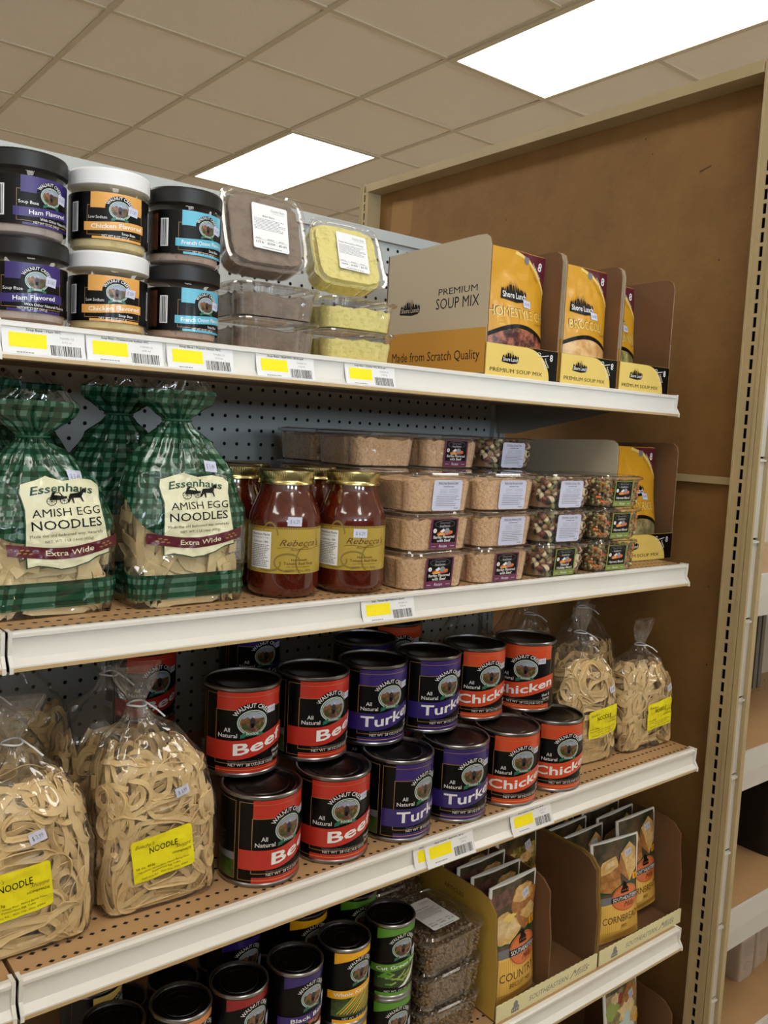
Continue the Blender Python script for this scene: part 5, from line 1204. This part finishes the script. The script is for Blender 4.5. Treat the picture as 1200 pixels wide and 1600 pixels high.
for k, x, y, d, lv, lab in rear:
    put(k, MK[k], lab, 'tin', (x, y, Z3 + lv * HT), facing(x, y, d), 'soup tins on the third shelf')
    put(k, MK[k], 'soup tin hidden under a rear tin of the third shelf', 'tin', (x, y, Z3), facing(x, y, 25), 'hidden soup tins')

# ------------------------------------------------------------------ fourth shelf
g_ = 'vegetable tins on the fourth shelf'; HV = .1112
vt = [('green', .781, .912, 30, 'green beans tin', 'green-labelled'), ('corn', .692, .903, 38, 'corn tin', 'yellow-labelled'), ('black', .608, .897, 36, 'black beans tin', 'purple-labelled'), ('red', .526, .901, 34, 'kidney bean tin', 'dark red'), ('tan', .448, .903, 44, 'tin', 'tan-labelled'), ('pale', .368, .915, 60, 'tin', 'pale-labelled')]
for k, x, y, d, w_, c in vt:
    for lv in (1, 0):
        put('v' + k, VEG[k], '%s %s, %s of the two stacked at the shelf front' % (c, w_, ('lower', 'upper')[lv]), 'tin', (x, y, Z4 + lv * HV), facing(x, y, d), g_)
for k, x, y, d, lab in (('corn', .686, 1.000, 30, 'yellow-labelled tin behind the front corn tin, in shadow'), ('green', .778, 1.000, 30, 'green-labelled tin behind the front green bean tin, in shadow'), ('pale', .376, 1.005, 60, 'pale tin at back, just under the shelf edge at left'), ('black', .580, 1.010, 30, 'tin in deep shadow behind the black beans tin')):
    put('v' + k, VEG[k], lab, 'tin', (x, y, Z4 + HV), facing(x, y, d), g_)
    put('v' + k, VEG[k], 'vegetable tin hidden below the rear row of the fourth shelf', 'tin', (x, y, Z4), facing(x, y, d), 'hidden vegetable tins')
for x in (.432, .512, .592, .672, .752):
    put('vblack', VEG['black'], 'vegetable tin in the shadowed rear row of the fourth shelf', 'tin', (x + .02, 1.100, Z4), facing(x, 1.1, 30), 'hidden vegetable tins in the rear row')
g_ = 'clear lentil tubs'
for r, lab in enumerate(('clear tub of brown lentils, bottom of the stack beside the baking mix box', 'clear tub of brown lentils, middle of the stack beside the baking mix box', 'clear tub of brown lentils topping its stack, white label on the lid')):
    put('lent' + ('t' if r == 2 else ''), tub('brown', 'top' if r == 2 else 'none'), lab, 'tub', (.893, .945, Z4 + r * TH), .04 * (r - 1), g_)
for r in range(4):
    put('lent', tub('brown', 'none'), ('clear tub of brown lentils tucked up behind under the shelf edge' if r == 3 else 'clear tub of brown lentils hidden in the rear stack'), 'tub', (.896, 1.090, Z4 + r * TH), 0, g_ if r == 3 else 'hidden lentil tubs')
put('mbox', mill_box(1), 'yellow-sided baking mix box beside the lentil tubs, mostly emptied', 'box', (.968, .862, Z4), 0, 'baking mix boxes')
put('mbox2', mill_box(0), 'brown baking mix box at the right end, full of cornbread pouches', 'box', (1.2265, .862, Z4), 0, 'baking mix boxes')
CT = pouch('baking_mix_pouch', .115, .200, PAPER, mill_pouch_art(('COUNTRY', 'BISCUIT MIX'), 'biscuit', 118, 200), PAPER, .016, seed=7.2); CB = pouch('baking_mix_pouch', .115, .200, PAPER, mill_pouch_art(('CORNBREAD', 'MIX'), 'corn', 118, 200), PAPER, .016, seed=8.1)
PS = pouch('baking_mix_pouch', .115, .200, PAPER, mill_pouch_art(('STUFFING', 'MIX'), 'pasta', 118, 200), PAPER, .016, seed=9.4); SALP = pouch('baking_mix_pouch', .115, .200, PAPER, mill_pouch_art(('GRAVY', 'MIX'), 'salad', 118, 200), PAPER, .016, seed=10.4)
g_ = 'baking mix pouches in the display boxes'
for k, mk, x, y, dz, rx, rz, lab in (('ct', CT, 1.0325, .893, .0, -.06, .05, 'biscuit mix pouch with white border standing in front, biscuits pictured'), ('ct', CT, 1.0325, .932, .0, -.06, .0, 'biscuit mix pouch second in its row, only its top showing'), ('ct', CT, 1.0325, .968, .002, -.05, .02, 'biscuit mix pouch third in its row, top tilted'), ('ct', CT, 1.032, 1.008, .0, -.04, 0, 'biscuit mix pouch rearmost in its row under the shelf edge'),
                                 ('ps', PS, 1.1565, 1.000, .004, -.05, .08, 'stuffing mix pouch standing alone at the back of the emptied compartment'), ('ps', PS, 1.1565, 1.044, .0, -.05, .0, 'stuffing mix pouch behind another in the emptied compartment'),
                                 ('cb', CB, 1.318, .897, .0, -.12, -.12, 'cornbread mix pouch leaning in front, left of its pair'), ('cb', CB, 1.413, .918, .016, -.12, .0, 'cornbread mix pouch standing taller, right of its pair'),
                                 ('cb', CB, 1.296, .958, .0, -.08, .02, 'cornbread mix pouch second back in the left row, torn-looking top'), ('cb', CB, 1.292, .998, .0, -.06, .02, 'cornbread mix pouch third back in the left row'), ('cb', CB, 1.292, 1.032, .0, -.05, .0, 'cornbread mix pouch rearmost in the left row'),
                                 ('cb', CB, 1.414, .978, .003, -.05, .04, 'cornbread mix pouch second back in the right row'), ('cb', CB, 1.414, 1.013, .0, -.05, .02, 'cornbread mix pouch third back in the right row'), ('cb', CB, 1.414, 1.050, .0, -.05, 0, 'cornbread mix pouch rearmost in the right row')):
    put(k, mk, lab, 'pouch', (x, y, Z4 + .0038 + dz), (rx, 0, rz), g_, (1.06, 1, .93) if rx == -.12 else None)

# ------------------------------------------------------------------ lowest shelf
Z6 = -1.2385
put('mbox2', mill_box(0), 'brown display box on the lowest shelf at bottom right', 'box', (1.25, .862, Z5), 0, 'baking mix boxes')
put('sal', SALP, 'dinner mix pouch on the lowest shelf, vegetables pictured, price sticker', 'pouch', (1.372, .90, Z5 + .07), (-.05, 0, .08), 'baking mix pouches in the display boxes')
